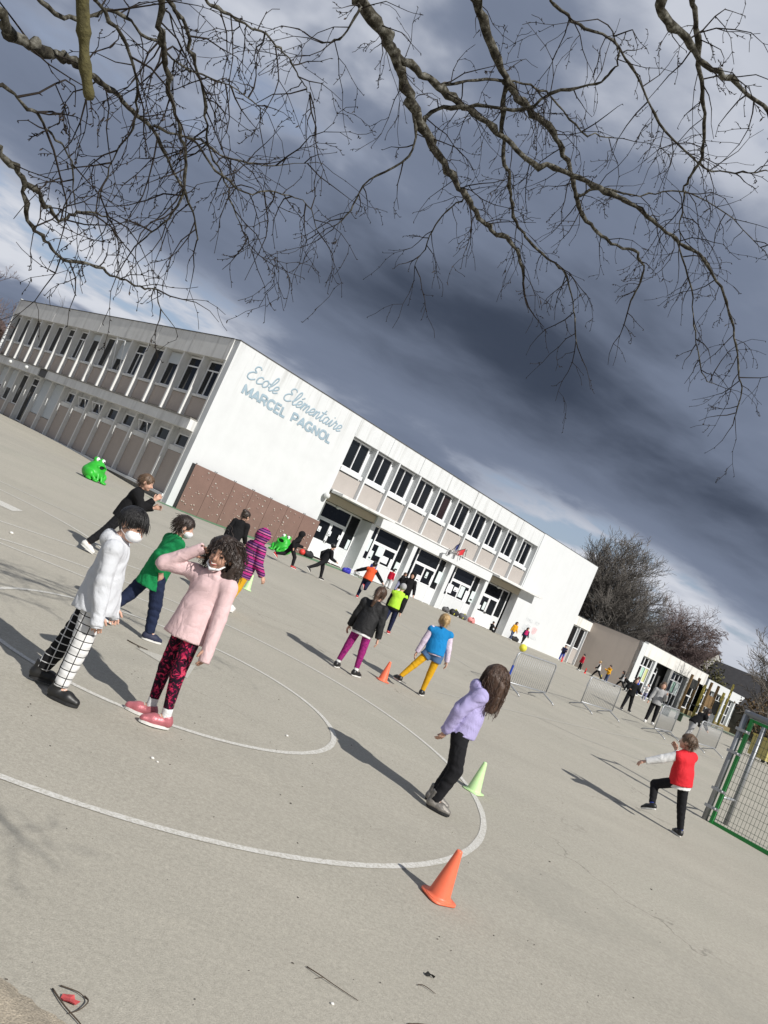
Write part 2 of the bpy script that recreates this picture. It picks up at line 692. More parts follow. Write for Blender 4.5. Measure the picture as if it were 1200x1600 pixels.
tag(ar.build('painted_arrow', paint_mat('arrow_paint', (0.50, 0.485, 0.44), 0.52)), 'worn white triangle painted inside the small circle', 'marking', kind='structure')
ar = MB().poly([(x, y, float(gz(x, y)) + 0.0045) for x, y in [(-5.75, 12.55), (-5.2, 12.5), (-5.25, 12.98), (-5.8, 13.05)]])
tag(ar.build('painted_block', PAINT), 'broad white bar painted at the left edge of the yard', 'marking', kind='structure')
# green painted apron under the climbing wall and along the low building
GREEN_PAINT = mat('green_floor_paint', (0.095, 0.215, 0.115), 0.85, 0.12, 1.5, 0.2, 120)
PALE_GREEN = mat('faded_green_floor', (0.215, 0.262, 0.185), 0.9, 0.10, 0.8, 0.2, 120)


def apron(name, s0, s1, o0, o1, m, label):
    b = MB()
    n = 24
    for i in range(n + 1):
        s = s0 + (s1 - s0) * i / n
        for o in (o0, o1):
            x, y = loc2w(s, o)
            b.v.append((x, y, float(gz(x, y)) + 0.006))
    for i in range(n):
        b.f.append((2 * i, 2 * i + 1, 2 * i + 3, 2 * i + 2))
    tag(b.build(name, m), label, 'paving', kind='structure')


apron('green_apron', -1.2, 13.2, 0.02, 1.75, GREEN_PAINT, 'green painted strip below the climbing wall')
apron('pale_apron', 42.6, 75, 4.95, 9.5, PALE_GREEN, 'faded green paving before the low building')

# ------------------------------------------------------------------ the school
WHITE = mat('white_render', (0.615, 0.632, 0.638), 0.85, 0.03, 0.8, 0.12, 60, streak=0.13, streak_col=(0.40, 0.39, 0.35))
WHITE_STAINED = mat('white_render_stained', (0.605, 0.622, 0.626), 0.85, 0.05, 0.9, 0.12, 60, streak=0.8, streak_col=(0.24, 0.235, 0.21), streak_z=(5.2, 8.3))
CONC = mat('weathered_concrete', (0.66, 0.66, 0.645), 0.9, 0.10, 1.2, 0.2, 50, streak=0.55, streak_col=(0.25, 0.245, 0.225))
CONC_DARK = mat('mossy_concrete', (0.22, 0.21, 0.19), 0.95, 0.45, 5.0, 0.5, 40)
TAUPE = mat('taupe_panel', (0.395, 0.362, 0.335), 0.85, 0.04, 2.0, 0.25, 160, speck=0.10)
TAUPE_D = mat('taupe_panel_wing', (0.39, 0.338, 0.30), 0.85, 0.05, 2.0, 0.2, 160, speck=0.08)
FRAME = mat('white_pvc_frame', (0.74, 0.75, 0.76), 0.4, 0.02)
PALE = mat('pale_blue_panel', (0.50, 0.54, 0.57), 0.6, 0.03)
GLASS = mat('dark_window_glass', (0.006, 0.007, 0.009), 0.05, 0.3, 0.6, spec=0.32)
GLASS2 = mat('curtained_window_glass', (0.022, 0.012, 0.012), 0.08, 0.5, 0.9, spec=0.3)
COPING = mat('dark_zinc_coping', (0.07, 0.07, 0.072), 0.6, 0.2, 3.0)
SOFFIT = mat('cream_soffit', (0.42, 0.37, 0.28), 0.9, 0.05)
PAPER = mat('paper', (0.74, 0.76, 0.78), 0.8, 0.06, 9.0)
PAPER_G = mat('paper_pale_green', (0.60, 0.68, 0.67), 0.8, 0.08, 12.0)
BLACKP = mat('black_plastic', (0.012, 0.012, 0.013), 0.5, 0.1)
LAMP_GLASS = mat('frosted_lamp_glass', (0.62, 0.63, 0.62), 0.25, 0.05)

school = empty('school_building', (CORNER[0], CORNER[1], BZ), ROT)
tag(school, 'two storey white flat roofed school with blue painted name on its end wall', 'building')
S_ = school

bx('wall', WHITE_STAINED, S_, 0.0, 9.2, 0.0, 0.45, -1.0, 8.32)
bx('wall', WHITE, S_, 30.5, 39.6, -0.04, 0.6, -0.4, 8.34)
bx('end_wall', WHITE, S_, 39.3, 39.58, 0.6, 9.6, -0.4, 8.3)
bx('wall', WHITE, S_, 9.2, 30.5, 0.46, 0.7, 3.25, 7.6)
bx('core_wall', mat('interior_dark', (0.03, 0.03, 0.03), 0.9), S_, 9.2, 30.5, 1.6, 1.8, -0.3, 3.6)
bx('ground_floor_slab', SOFFIT, S_, 9.2, 30.5, 0.0, 1.6, 3.25, 3.7)
bx('back_wall', WHITE, S_, 9.2, 39.3, 9.4, 9.6, -0.4, 8.2)
bx('roof', COPING, S_, 0.1, 39.5, 0.6, 9.5, 8.0, 8.1)
# parapet panels along the front
for i in range(7):
    x0 = 9.2 + i * 3.043
    bx('parapet_panel', WHITE_STAINED, S_, x0 + 0.012, x0 + 3.031, 0.0 + 0.006 * (i % 2), 0.5, 7.2, 8.32)
bx('coping', COPING, S_, -0.03, 30.5, -0.03, 0.5, 8.322, 8.362)
bx('coping', COPING, S_, 30.5, 39.62, -0.06, 0.5, 8.342, 8.372)

fin_me = MB().box(-0.055, 0.055, 0.02, 0.46, 3.96, 7.2).mesh('fin')
pane_me = MB().box(0, 0.70, 0, 0.02, 0, 1.56).mesh('pane')
pane_me2 = pane_me.copy()
sill_me = MB().box(0, 1.86, 0.16, 0.45, 5.14, 5.37).mesh('sill')
tau_me = MB().box(0, 1.98, 0.26, 0.455, 3.98, 5.06).mesh('taupe_panel')


def frame_front():
    b = MB()
    b.box(0, 1.68, 0.34, 0.46, 5.37, 5.47)
    b.box(0, 1.68, 0.34, 0.46, 7.06, 7.15)
    b.box(0, 0.09, 0.34, 0.46, 5.47, 7.06)
    b.box(1.59, 1.68, 0.34, 0.46, 5.47, 7.06)
    b.box(0.81, 0.87, 0.335, 0.46, 5.47, 7.06)
    return b.mesh('window')


fr_me = frame_front()
for i in range(11):
    x0 = 9.25 + 2.12 * i
    if i:
        link('fin', fin_me, WHITE, S_).location = (x0, 0, 0)
    if i == 10:
        break
    w = link('window', fr_me, FRAME, S_)
    w.location = (x0 + 0.13, 0, 0)
    for k in range(2):
        p = link('pane', pane_me2 if (i == 4 and k == 1) else pane_me, GLASS2 if (i == 4 and k == 1) else GLASS, w)
        p.location = (0.10 + k * 0.78, 0.40, 5.49)
    link('sill', sill_me, WHITE, w).location = (0, 0, 0)
    link('infill_panel', tau_me, TAUPE, S_).location = (x0 + 0.07, 0, 0)

# ledge, band and the two porch slabs
bx('ledge', CONC, S_, 9.2, 30.5, -0.20, 0.3, 3.872, 3.95)
bx('fascia_band', WHITE, S_, 13.45, 26.3, -0.14, 0.0, 3.2, 3.868)
bx('porch_slab', CONC, S_, 9.2, 13.9, -1.15, -0.142, 3.735, 3.868)
bx('porch_slab', CONC, S_, 26.32, 32.5, -0.78, -0.142, 3.735, 3.868)
for x in (10.6, 28.3):
    b = MB().lathe([(0.02, 0.0), (0.15, -0.02), (0.16, -0.10), (0.10, -0.17), (0.02, -0.19)], 16, (x, 0.35, 3.25))
    b.build('porch_lamp', LAMP_GLASS, S_, True)
b = MB().lathe([(0.02, -0.17), (0.15, -0.12), (0.19, 0), (0.15, 0.12), (0.02, 0.17)], 18, (8.95, -0.22, 3.45))
lamp = b.build('wall_lamp', LAMP_GLASS, S_, True)
bx('bracket', COPING, lamp, 8.9, 9.0, -0.06, 0.02, 3.40, 3.5)


def glazed_bay(x0, x1, y, door):
    """a ground floor bay: side lights, centre lights or a pair of doors, transom, white base panels"""
    w = x1 - x0
    sl = 0.20 * w
    a, c = x0 + sl, x1 - sl * (1.15 if door else 1.0)
    fr = MB()
    t = 0.045
    for xx in (x0 + t, a, c, x1 - t):
        fr.box(xx - t, xx + t, y - 0.05, y + 0.05, 0.0, 3.24)
    fr.box(x0 + 2 * t, a - t, y - 0.045, y + 0.045, 3.14, 3.24)
    fr.box(a + t, c - t, y - 0.045, y + 0.045, 3.14, 3.24)
    fr.box(c + t, x1 - 2 * t, y - 0.045, y + 0.045, 3.14, 3.24)
    fr.box(a + t, c - t, y - 0.045, y + 0.045, 2.24, 2.34)
    mid = (a + c) / 2
    win = fr.build('entrance' if door else 'window', FRAME, S_)
    base = 1.10
    pl = MB()
    for (p, q) in ((x0 + 2 * t, a - t), (c + t, x1 - 2 * t)):
        bx('base_panel', WHITE, win, p, q, y - 0.03, y + 0.03, 0.02, base)
        bx('pane', GLASS, win, p, q, y - 0.01, y + 0.01, base, 3.14)
    bx('pane', GLASS, win, a + t, c - t, y - 0.01, y + 0.01, 2.34, 3.14)
    for (p, q) in ((a + t, mid - 0.004), (mid + 0.004, c - t)):
        if door:
            d = MB()
            d.box(p, q, y - 0.06, y + 0.02, 0.03, 1.02)
            d.box(p, q, y - 0.06, y + 0.02, 2.14, 2.235)
            d.box(p, p + 0.10, y - 0.06, y + 0.02, 1.02, 2.14)
            d.box(q - 0.10, q, y - 0.06, y + 0.02, 1.02, 2.14)
            d.build('door', FRAME, win)
            bx('pane', GLASS, win, p + 0.10, q - 0.10, y - 0.02, y - 0.005, 1.02, 2.14)
            hx = q - 0.07 if p < mid - 0.1 and q < mid else p + 0.07
            bx('handle', COPING, win, hx - 0.02, hx + 0.02, y - 0.13, y - 0.061, 0.98, 1.12)
        else:
            bx('base_panel', WHITE, win, p, q, y - 0.03, y + 0.03, 0.02, base)
            d = MB()
            d.box(p, q, y - 0.04, y + 0.04, 2.16, 2.236)
            d.box(p, q, y - 0.04, y + 0.04, base, base + 0.07)
            d.box(p, p + 0.06, y - 0.04, y + 0.04, base + 0.07, 2.16)
            d.box(q - 0.06, q, y - 0.04, y + 0.04, base + 0.07, 2.16)
            d.build('casement', FRAME, win)
            bx('pane', GLASS, win, p + 0.06, q - 0.06, y - 0.01, y + 0.01, base + 0.07, 2.16)
    return win


glazed_bay(9.22, 13.3, 0.95, True)
glazed_bay(26.42, 30.4, 0.75, True)
for i in range(4):
    x = 13.5 + 4.24 * i
    bx('pillar', WHITE, S_, x - 0.19, x + 0.19, -0.04, 1.0 if i in (0, 3) else 0.5, -0.3, 3.2)
    if i < 3:
        glazed_bay(x + 0.2, x + 4.04, 0.42, False)
# sheets of paper stuck on the glass from inside and out
rp = random.Random(3)
for (x0, x1, y) in ((9.5, 13.0, 0.92), (14.0, 17.3, 0.395), (18.3, 21.6, 0.395), (22.4, 25.8, 0.395), (26.7, 28.0, 0.72)):
    n = {9.5: 5, 26.7: 3}.get(x0, 6)
    cols = np.linspace(x0, x1, n)
    for c in cols:
        ww, hh = rp.choice([0.12, 0.16, 0.24, 0.3]), rp.choice([0.3, 0.42, 0.6, 0.8])
        zz = rp.choice([1.13, 1.18, 1.3, 1.55])
        yy = y - 0.020 - rp.uniform(0, 0.012)
        if 9.5 <= c <= 13.0 and 10.2 < c < 12.2:
            zz, hh, ww = 1.45, 0.3, 0.12
            yy -= 0.06
        p = bx('notice', rp.choice([PAPER, PAPER_G]), S_, c - ww, c + ww, yy - 0.004, yy, zz, zz + hh)
        if rp.random() < 0.25:
            bx('print', BLACKP, p, c - ww * 0.6, c + ww * 0.5, yy - 0.007, yy - 0.0042, zz + hh * 0.15, zz + hh * 0.3)

# ---- the left wing, in grazing light
W0, WP, NB = 0.55, 2.03, 15
bx('wing_wall', CONC, S_, 0.46, 0.66, 0.46, 30.6, -1.0, 7.6)
bx('wing_end_wall', WHITE, S_, -0.05, 9.2, 30.6, 30.8, -1.0, 8.45)
bx('wing_roof', COPING, S_, 0.4, 9.2, 0.6, 30.6, 8.0, 8.1)
bx('wing_back_wall', CONC, S_, 9.0, 9.2, 0.46, 30.6, -1.0, 8.0)
bx('corner_post', CONC, S_, -0.02, 0.46, 0.46, 0.58, -1.0, 7.2)
for i in range(8):
    y0 = 0.45 + i * 3.77
    bx('parapet_panel', CONC, S_, -0.06 + 0.008 * (i % 2), 0.45, y0 + 0.015, y0 + 3.755, 7.2, 8.318)
bx('coping', COPING, S_, -0.09, 0.45, 0.5, 30.6, 8.322, 8.362)
wf_me = MB().box(0.0, 0.46, -0.065, 0.065, 3.92, 7.2).mesh('fin')
wp_me = MB().box(0.08, 0.46, -0.07, 0.07, 0.0, 3.31).mesh('post')
wt_me = MB().box(0.30, 0.459, 0.06, 1.97, 4.05, 5.08).mesh('infill_panel')
ws_me = MB().box(0.22, 0.459, 0.06, 1.97, 5.10, 5.22).mesh('sill')
tall_me = MB().box(0.30, 0.459, 0.09, 1.94, 0.02, 2.12).mesh('infill_panel')
short_me = MB().box(0.30, 0.459, 0.09, 1.94, 0.02, 0.95).mesh('infill_panel')
rail_me = MB().box(0.26, 0.459, 0.08, 1.95, 2.13, 2.40).mesh('rail')
blank_me = MB().box(0.34, 0.459, 0.08, 1.95, 0.99, 3.30).mesh('blank_panel')


def wing_window(y0, ya, yb, za, zb, transom=False, split=False, blind=0.0, tilt=0.0):
    b = MB()
    x0, x1 = 0.36, 0.46
    t = 0.07
    b.box(x0, x1, ya, yb, za, za + t)
    b.box(x0, x1, ya, yb, zb - t, zb)
    b.box(x0, x1, ya, ya + t, za + t, zb - t)
    b.box(x0, x1, yb - t, yb, za + t, zb - t)
    zt = zb - t
    if transom:
        zt = zb - 0.55
        b.box(x0, x1, ya + t, yb - t, zt, zt + t)
    ym = (ya + yb) / 2
    if split:
        b.box(x0, x1, ym - 0.035, ym + 0.035, za + t, zt)
    w = b.build('window', FRAME, S_)
    if transom:
        bx('pane', GLASS, w, 0.40, 0.42, ya + t, yb - t, zt + t, zb - t)
    if split:
        bx('pane', GLASS, w, 0.40, 0.42, ya + t, ym - 0.035, za + t, zt)
        bx('pane', GLASS, w, 0.40, 0.42, ym + 0.035, yb - t, za + t, zt)
    else:
        p = bx('pane', GLASS, w, 0.40, 0.42, ya + t, yb - t, za + t, zt)
        if tilt:
            fr2 = MB()
            q = math.sin(tilt) * (zt - za - t)
            z1, z2 = za + t, zt
            for (yy0, yy1) in ((ya + t, ya + t + 0.05), (yb - t - 0.05, yb - t)):
                fr2.prism([(0.36, yy0, z1), (0.36 - q, yy0, z2), (0.33 - q, yy0, z2), (0.33, yy0, z1)], (0, yy1 - yy0, 0))
            fr2.prism([(0.36 - q, ya + t, z2), (0.33 - q, ya + t, z2), (0.33 - q, ya + t, z2 - 0.05), (0.36 - q, ya + t, z2 - 0.05)], (0, yb - ya - 2 * t, 0))
            fr2.build('open_sash', FRAME, w)
    if blind:
        bx('roller_shutter', PALE, w, 0.33, 0.385, ya + 0.03, yb - 0.03, zb - blind, zb - 0.01)
    return w


UP = {0: dict(transom=True, split=True), 1: dict(transom=True), 2: dict(blind=0.62), 3: {}, 4: dict(transom=True, split=True), 5: dict(blind=1.15, tilt=0.25),
      6: {}, 7: dict(blind=0.4), 8: dict(transom=True, split=True), 9: dict(transom=True)}
for i in range(NB):
    y0 = W0 + WP * i
    if i:
        link('fin', wf_me, CONC, S_).location = (0, y0, 0)
        link('post', wp_me, CONC, S_).location = (0, y0, 0)
    link('infill_panel', wt_me, TAUPE_D, S_).location = (0, y0, 0)
    w = wing_window(y0, y0 + 0.60, y0 + 1.84, 5.22, 7.12, **UP.get(i, {}))
    link('sill', ws_me, CONC, w).location = (0, y0, 0)
    if i < 8:
        link('infill_panel', tall_me, TAUPE_D, S_).location = (0, y0, 0)
        link('rail', rail_me, CONC, S_).location = (0, y0, 0)
        wing_window(y0, y0 + 0.55, y0 + 1.70, 2.42, 3.10, tilt=0.45 if i in (2, 5, 6) else 0)
    elif i in (8, 9):
        link('infill_panel', short_me, TAUPE_D, S_).location = (0, y0, 0)
        link('blank_panel', blank_me, PALE, S_).location = (0, y0, 0)
    elif i == 10:
        wing_window(y0, y0 + 0.5, y0 + 1.8, 0.05, 3.2, transom=True)
    else:
        link('infill_panel', short_me, TAUPE_D, S_).location = (0, y0, 0)
        wing_window(y0, y0 + 0.2, y0 + 1.8, 1.0, 3.2, blind=1.3 if i != 11 else 0, transom=(i == 13))
bx('canopy_beam', CONC, S_, -0.42, 0.07, 0.47, 19.0, 3.32, 3.84)
bx('canopy_beam', CONC, S_, -0.42, 0.07, 20.4, 30.59, 3.32, 3.84)
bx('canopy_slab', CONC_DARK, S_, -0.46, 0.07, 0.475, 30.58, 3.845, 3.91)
bx('vent_box', COPING, S_, -0.36, 0.06, 19.03, 20.37, 3.36, 3.82)
bx('base_ledge', WHITE_STAINED, S_, -0.10, 0.46, 0.5, 30.5, -0.13, -0.003)
bx('plinth', CONC_DARK, S_, 0.02, 0.455, 0.48, 30.5, -1.0, -0.135)
for yy in (22.4, 25.6):
    MB().lathe([(0.02, -0.13), (0.11, -0.09), (0.14, 0), (0.11, 0.09), (0.02, 0.13)], 14, (-0.50, yy, 3.6)).build('wall_lamp', LAMP_GLASS, S_, True)

# ---- the painted name on the end wall
NAME_BLUE = mat('faded_blue_letter', (0.285, 0.375, 0.435), 0.8, 0.10, 3.0)


BLOCK = {
    'M': (0.95, [[(0, 0), (0.03, 1), (0.40, 0.12), (0.77, 1), (0.80, 0)]]),
    'A': (0.84, [[(0, 0), (0.34, 1), (0.68, 0)], [(0.14, 0.32), (0.54, 0.32)]]),
    'R': (0.78, [[(0, 0), (0, 1), (0.34, 1), (0.52, 0.92), (0.56, 0.74), (0.50, 0.56), (0.34, 0.48), (0.02, 0.48)], [(0.34, 0.46), (0.60, 0)]]),
    'C': (0.82, [[(0.62, 0.78), (0.50, 0.95), (0.30, 1), (0.10, 0.88), (0, 0.62), (0, 0.38), (0.10, 0.12), (0.30, 0), (0.50, 0.05), (0.62, 0.22)]]),
    'E': (0.68, [[(0.50, 1), (0, 1), (0, 0), (0.52, 0)], [(0.02, 0.52), (0.44, 0.52)]]),
    'L': (0.66, [[(0, 1), (0, 0), (0.48, 0)]]),
    'P': (0.76, [[(0, 0), (0, 1), (0.34, 1), (0.52, 0.92), (0.57, 0.72), (0.50, 0.52), (0.34, 0.44), (0.02, 0.44)]]),
    'G': (0.88, [[(0.62, 0.80), (0.50, 0.95), (0.30, 1), (0.10, 0.88), (0, 0.62), (0, 0.38), (0.10, 0.12), (0.30, 0), (0.52, 0.06), (0.64, 0.22), (0.64, 0.44), (0.36, 0.44)]]),
    'N': (0.82, [[(0, 0), (0, 1)], [(0.0, 1), (0.58, 0)], [(0.58, 0), (0.58, 1)]]),
    'O': (0.90, [[(0.34, 1), (0.10, 0.90), (0, 0.62), (0, 0.38), (0.10, 0.10), (0.34, 0), (0.58, 0.10), (0.68, 0.38), (0.68, 0.62), (0.58, 0.90), (0.34, 1)]]),
}


def block_text(text, x0, x1, z0, h, y, m, parent):
    tot = sum(BLOCK[c][0] if c != ' ' else 0.55 for c in text) - 0.18
    k = (x1 - x0) / tot
    x = x0
    for c in text:
        if c == ' ':
            x += 0.55 * k
            continue
        adv, strokes = BLOCK[c]
        b = MB()
        for st in strokes:
            pts = []
            for (a, b_), (c_, d_) in zip(st[:-1], st[1:]):
                pts += [(x + k * (a + (c_ - a) * q), y, z0 + h * (b_ + (d_ - b_) * q)) for q in (0.0, 0.08, 0.92)]
            pts.append((x + k * st[-1][0], y, z0 + h * st[-1][1]))
            b.tube(pts, 0.072, 8)
        b.v = [(p[0], y + (p[1] - y) * 0.06, p[2]) for p in b.v]
        b.build('letter', m, parent, True)
        x += adv * k


block_text('MARCEL PAGNOL', 1.28, 7.72, 6.11, 0.46, -0.002, NAME_BLUE, S_)
SCRIPT = {
    'E': (0.66, [[(.58, .85), (.45, .98), (.25, .93), (.2, .72), (.4, .57), (.2, .5), (.03, .3), (.08, .06), (.32, .0), (.58, .17)]]),
    'c': (0.44, [[(.38, .42), (.25, .5), (.08, .38), (.05, .15), (.18, 0), (.44, .14)]]),
    'o': (0.47, [[(.22, .5), (.05, .35), (.06, .1), (.2, 0), (.36, .15), (.36, .38), (.22, .5), (.3, .42), (.5, .40)]]),
    'l': (0.33, [[(.0, .14), (.18, .4), (.3, .8), (.24, 1.0), (.13, .85), (.08, .4), (.1, .08), (.2, 0), (.36, .14)]]),
    'e': (0.39, [[(0, .14), (.2, .22), (.32, .38), (.24, .5), (.1, .42), (.05, .18), (.15, 0), (.40, .14)]]),
    'é': (0.39, [[(0, .14), (.2, .22), (.32, .38), (.24, .5), (.1, .42), (.05, .18), (.15, 0), (.40, .14)], [(.16, .62), (.30, .80)]]),
    'm': (0.67, [[(0, .12), (.08, .48), (.1, .5), (.08, .2), (.06, 0), (.14, .35), (.26, .5), (.3, .35), (.27, 0), (.36, .35), (.48, .5), (.52, .35), (.5, .08), (.56, 0), (.68, .14)]]),
    'n': (0.46, [[(0, .12), (.08, .5), (.06, 0), (.16, .38), (.28, .5), (.32, .35), (.29, .08), (.36, 0), (.47, .14)]]),
    't': (0.35, [[(0, .14), (.14, .45), (.22, .85), (.14, .3), (.16, .04), (.24, 0), (.37, .14)], [(-.02, .58), (.36, .62)]]),
    'a': (0.51, [[(.34, .44), (.2, .5), (.05, .35), (.06, .08), (.18, 0), (.32, .2), (.38, .48), (.34, .12), (.4, 0), (.52, .14)]]),
    'i': (0.28, [[(0, .14), (.12, .5), (.1, .1), (.16, 0), (.29, .14)], [(.15, .70), (.19, .76)]]),
    'r': (0.41, [[(0, .14), (.1, .5), (.14, .58), (.16, .45), (.3, .45), (.24, .15), (.3, 0), (.43, .14)]]),
}


def script_text(text, x0, x1, z0, h, y, m, parent, tilt=0.0):
    tot = sum(SCRIPT[c][0] if c != ' ' else 0.5 for c in text)
    k = (x1 - x0) / tot
    x = x0
    for c in text:
        if c == ' ':
            x += 0.5 * k
            continue
        adv, strokes = SCRIPT[c]
        b = MB()
        for st in strokes:
            q = catmull(st, 5)
            pts = [(x + k * (u + 0.22 * (w - 0.3)), y, z0 + tilt * (x - x0) + h * w) for u, w in q]
            b.tube(pts, 0.048, 6)
        b.v = [(p[0], y + (p[1] - y) * 0.12, p[2]) for p in b.v]
        b.build('letter', m, parent, True)
        x += adv * k


script_text('Ecole El\u00e9mentaire', 1.15, 8.1, 6.92, 0.80, -0.001, NAME_BLUE, S_)

# faded mural low on the far white wall: two words above, two faded figures, two words below
MUR_G = mat('faded_grey_mural', (0.52, 0.54, 0.55), 0.85, 0.2, 6.0)
MUR_R = mat('faded_red_mural', (0.62, 0.45, 0.46), 0.85, 0.2, 6.0)
rp = random.Random(11)
mural = MB()
for (x0, x1, z0, h, n) in ((32.7, 33.75, 1.75, 0.28, 5), (34.1, 34.75, 1.78, 0.28, 3), (32.3, 33.05, 0.72, 0.26, 4), (33.35, 35.2, 0.62, 0.28, 8)):
    for i in range(n):
        xa = x0 + (x1 - x0) * i / n
        wv = (x1 - x0) / n * 0.7
        mural.box(xa, xa + 0.05, -0.050, -0.043, z0, z0 + h)
        mural.box(xa + 0.052, xa + wv, -0.050, -0.043, z0 + (h - 0.05) * rp.choice([0, 1, 0.5]), z0 + h * 0.2 + (h - 0.05) * rp.choice([0, 0.5, 0.75]))
mural.prism([(32.55, -0.043, 1.2), (32.75, -0.043, 1.55), (33.0, -0.043, 1.45), (33.3, -0.043, 1.62), (33.7, -0.043, 1.5), (33.55, -0.043, 1.15), (33.2, -0.043, 0.98), (32.8, -0.043, 1.0)], (0, -0.008, 0))
mural.build('mural', MUR_G, S_)
MB().prism([(34.0, -0.043, 1.5), (34.35, -0.043, 1.58), (34.75, -0.043, 1.5), (34.65, -0.043, 1.15), (34.35, -0.043, 0.98), (34.08, -0.043, 1.1)], (0, -0.008, 0)).build('mural_figure', MUR_R, S_)

# a holder of little flags on the band
fl = empty('flag_holder', parent=None)
fl.location = (CORNER[0], CORNER[1], BZ)
fl.rotation_euler = (0, 0, ROT)
tag(fl, 'small bracket with blue white and red flags above the entrance windows', 'flag')
bx('bracket', COPING, fl, 20.6, 20.85, -0.26, -0.143, 3.55, 3.75)
for i, (dx, dz, c) in enumerate(((-0.75, 0.25, (0.75, 0.75, 0.76)), (0.1, 0.95, (0.05, 0.07, 0.25)), (0.85, 0.75, (0.62, 0.03, 0.04)))):
    MB().tube([(20.72, -0.24, 3.68), (20.72 + dx, -0.75, 3.68 + dz)], 0.02, 6).build('pole', COPING, fl)
    b = MB()
    px, pz = 20.72 + dx, 3.68 + dz
    pts = [(px - 0.40 * dx * t + 0.03 * math.sin(8 * t), -0.75 + 0.3 * t, pz - 0.42 * dz * t) for t in np.linspace(0, 1, 6)]
    for t in range(5):
        p, q = pts[t], pts[t + 1]
        b.poly([p, q, (q[0] + 0.05, q[1], q[2] - 0.42), (p[0] + 0.05 * math.sin(t), p[1], p[2] - 0.42)])
    b.build('cloth', mat('flag_%d' % i, c, 0.8), fl)
MB().tube([(21.75, -0.3, 3.95), (22.35, -0.3, 4.45)], 0.025, 6).build('rail', COPING, fl)
for k in range(3):
    MB().tube([(21.85 + 0.22 * k, -0.3, 4.03 + 0.17 * k), (22.0 + 0.2 * k, -0.3, 3.58 + 0.17 * k)], 0.022, 6).build('prong', COPING, fl)

# ---- climbing wall
CLIMB = mat('brown_climbing_board', (0.190, 0.116, 0.094), 0.75, 0.10, 2.5, 0.2, 120, speck=0.15)
cw = empty('climbing_wall', (CORNER[0], CORNER[1], BZ), ROT)
tag(cw, 'brown climbing wall of seven boards with pale holds below the blue name', 'climbing wall')
HOLD_C = [mat('hold_%d' % i, c, 0.5, 0.1) for i, c in enumerate([(0.46, 0.40, 0.34), (0.36, 0.28, 0.25), (0.52, 0.48, 0.44), (0.30, 0.22, 0.20)])]
hold_mes = [[], []]
rp = random.Random(5)
for hc in HOLD_C:
    h = MB().ell((0, 0, 0), (0.055, 0.05, 0.045), 7, 4)
    h.v = [(x * rp.uniform(0.8, 1.2), y, z * rp.uniform(0.8, 1.2)) for x, y, z in h.v]
    me = h.mesh('hold', True)
    me.materials.append(hc)
    hold_mes[0].append(me)
for i in range(7):
    x0 = 0.42 + i * 1.258
    bo = bx('board', CLIMB, cw, x0 + 0.008, x0 + 1.25, -0.30, -0.27, -0.62 + 0.05 * i, 1.96)
    for k in range(rp.randint(19, 24)):
        o = link('hold', rp.choice(hold_mes[0]), None, bo)
        o.location = (x0 + rp.uniform(0.1, 1.15), -0.31, rp.uniform(-0.2, 1.85))
        o.rotation_euler = (0, rp.uniform(0, 6), 0)
        s = rp.uniform(0.45, 0.9)
        o.scale = (s, s, s)
    for xx in (x0 + 0.05, x0 + 1.2):
        bx('bolt', COPING, bo, xx - 0.02, xx + 0.02, -0.29, -0.25, 1.965, 2.02)
bx('gap_shade', BLACKP, cw, 0.40, 0.425, -0.30, -0.001, -0.62, 1.95)  # black sheet stands in for the shade in the gap behind the boards

# ------------------------------------------------------------------ the low building on the right
annex = empty('low_building', (CORNER[0], CORNER[1], BZ), ROT)
tag(annex, 'single storey white classroom block with a tan side wall right of the school', 'building')
TAN = mat('tan_render', (0.50, 0.435, 0.382), 0.9, 0.05, 0.8, 0.15, 60, streak=0.12)
YELLOWISH = mat('ochre_plinth', (0.21, 0.165, 0.085), 0.9, 0.15, 2.0, 0.2, 60)
WSTREAK = mat('white_band_streaked', (0.72, 0.71, 0.67), 0.85, 0.06, 1.2, 0.1, 60, streak=0.75, streak_col=(0.20, 0.19, 0.16))
X0, OF = 42.6, -4.8       # its front stands 4.8 m further out than the school's
bx('link_wall', WHITE, annex, 39.62, X0, 0.30, 0.5, -0.3, 3.98)
bx('link_band', WSTREAK, annex, 39.62, X0 - 0.002, 0.02, 0.30, 3.2, 3.98)
bx('side_wall', TAN, annex, X0, X0 + 0.3, OF + 0.005, 0.6, -0.5, 4.12)
bx('coping', COPING, annex, X0 - 0.03, X0 + 0.3, OF + 0.3, 0.6, 4.122, 4.17)
bx('coping', COPING, annex, 39.62, X0 - 0.03, -0.01, 0.5, 3.982, 4.03)
for k in range(2):
    xa = 39.85 + k * 1.32
    w = MB()
    w.box(xa, xa + 1.1, 0.22, 0.31, 1.35, 1.45)
    w.box(xa, xa + 1.1, 0.22, 0.31, 3.08, 3.18)
    w.box(xa, xa + 0.09, 0.22, 0.31, 1.45, 3.08)
    w.box(xa + 1.01, xa + 1.1, 0.22, 0.31, 1.45, 3.08)
    wo = w.build('window', FRAME, annex)
    bx('pane', GLASS, wo, xa + 0.09, xa + 1.01, 0.26, 0.28, 1.45, 3.08)
    bx('infill_panel', TAUPE, annex, xa, xa + 1.1, 0.24, 0.302, 0.05, 1.3)
    bx('fin', WHITE, annex, xa + 1.14, xa + 1.22, 0.05, 0.302, -0.2, 3.2)
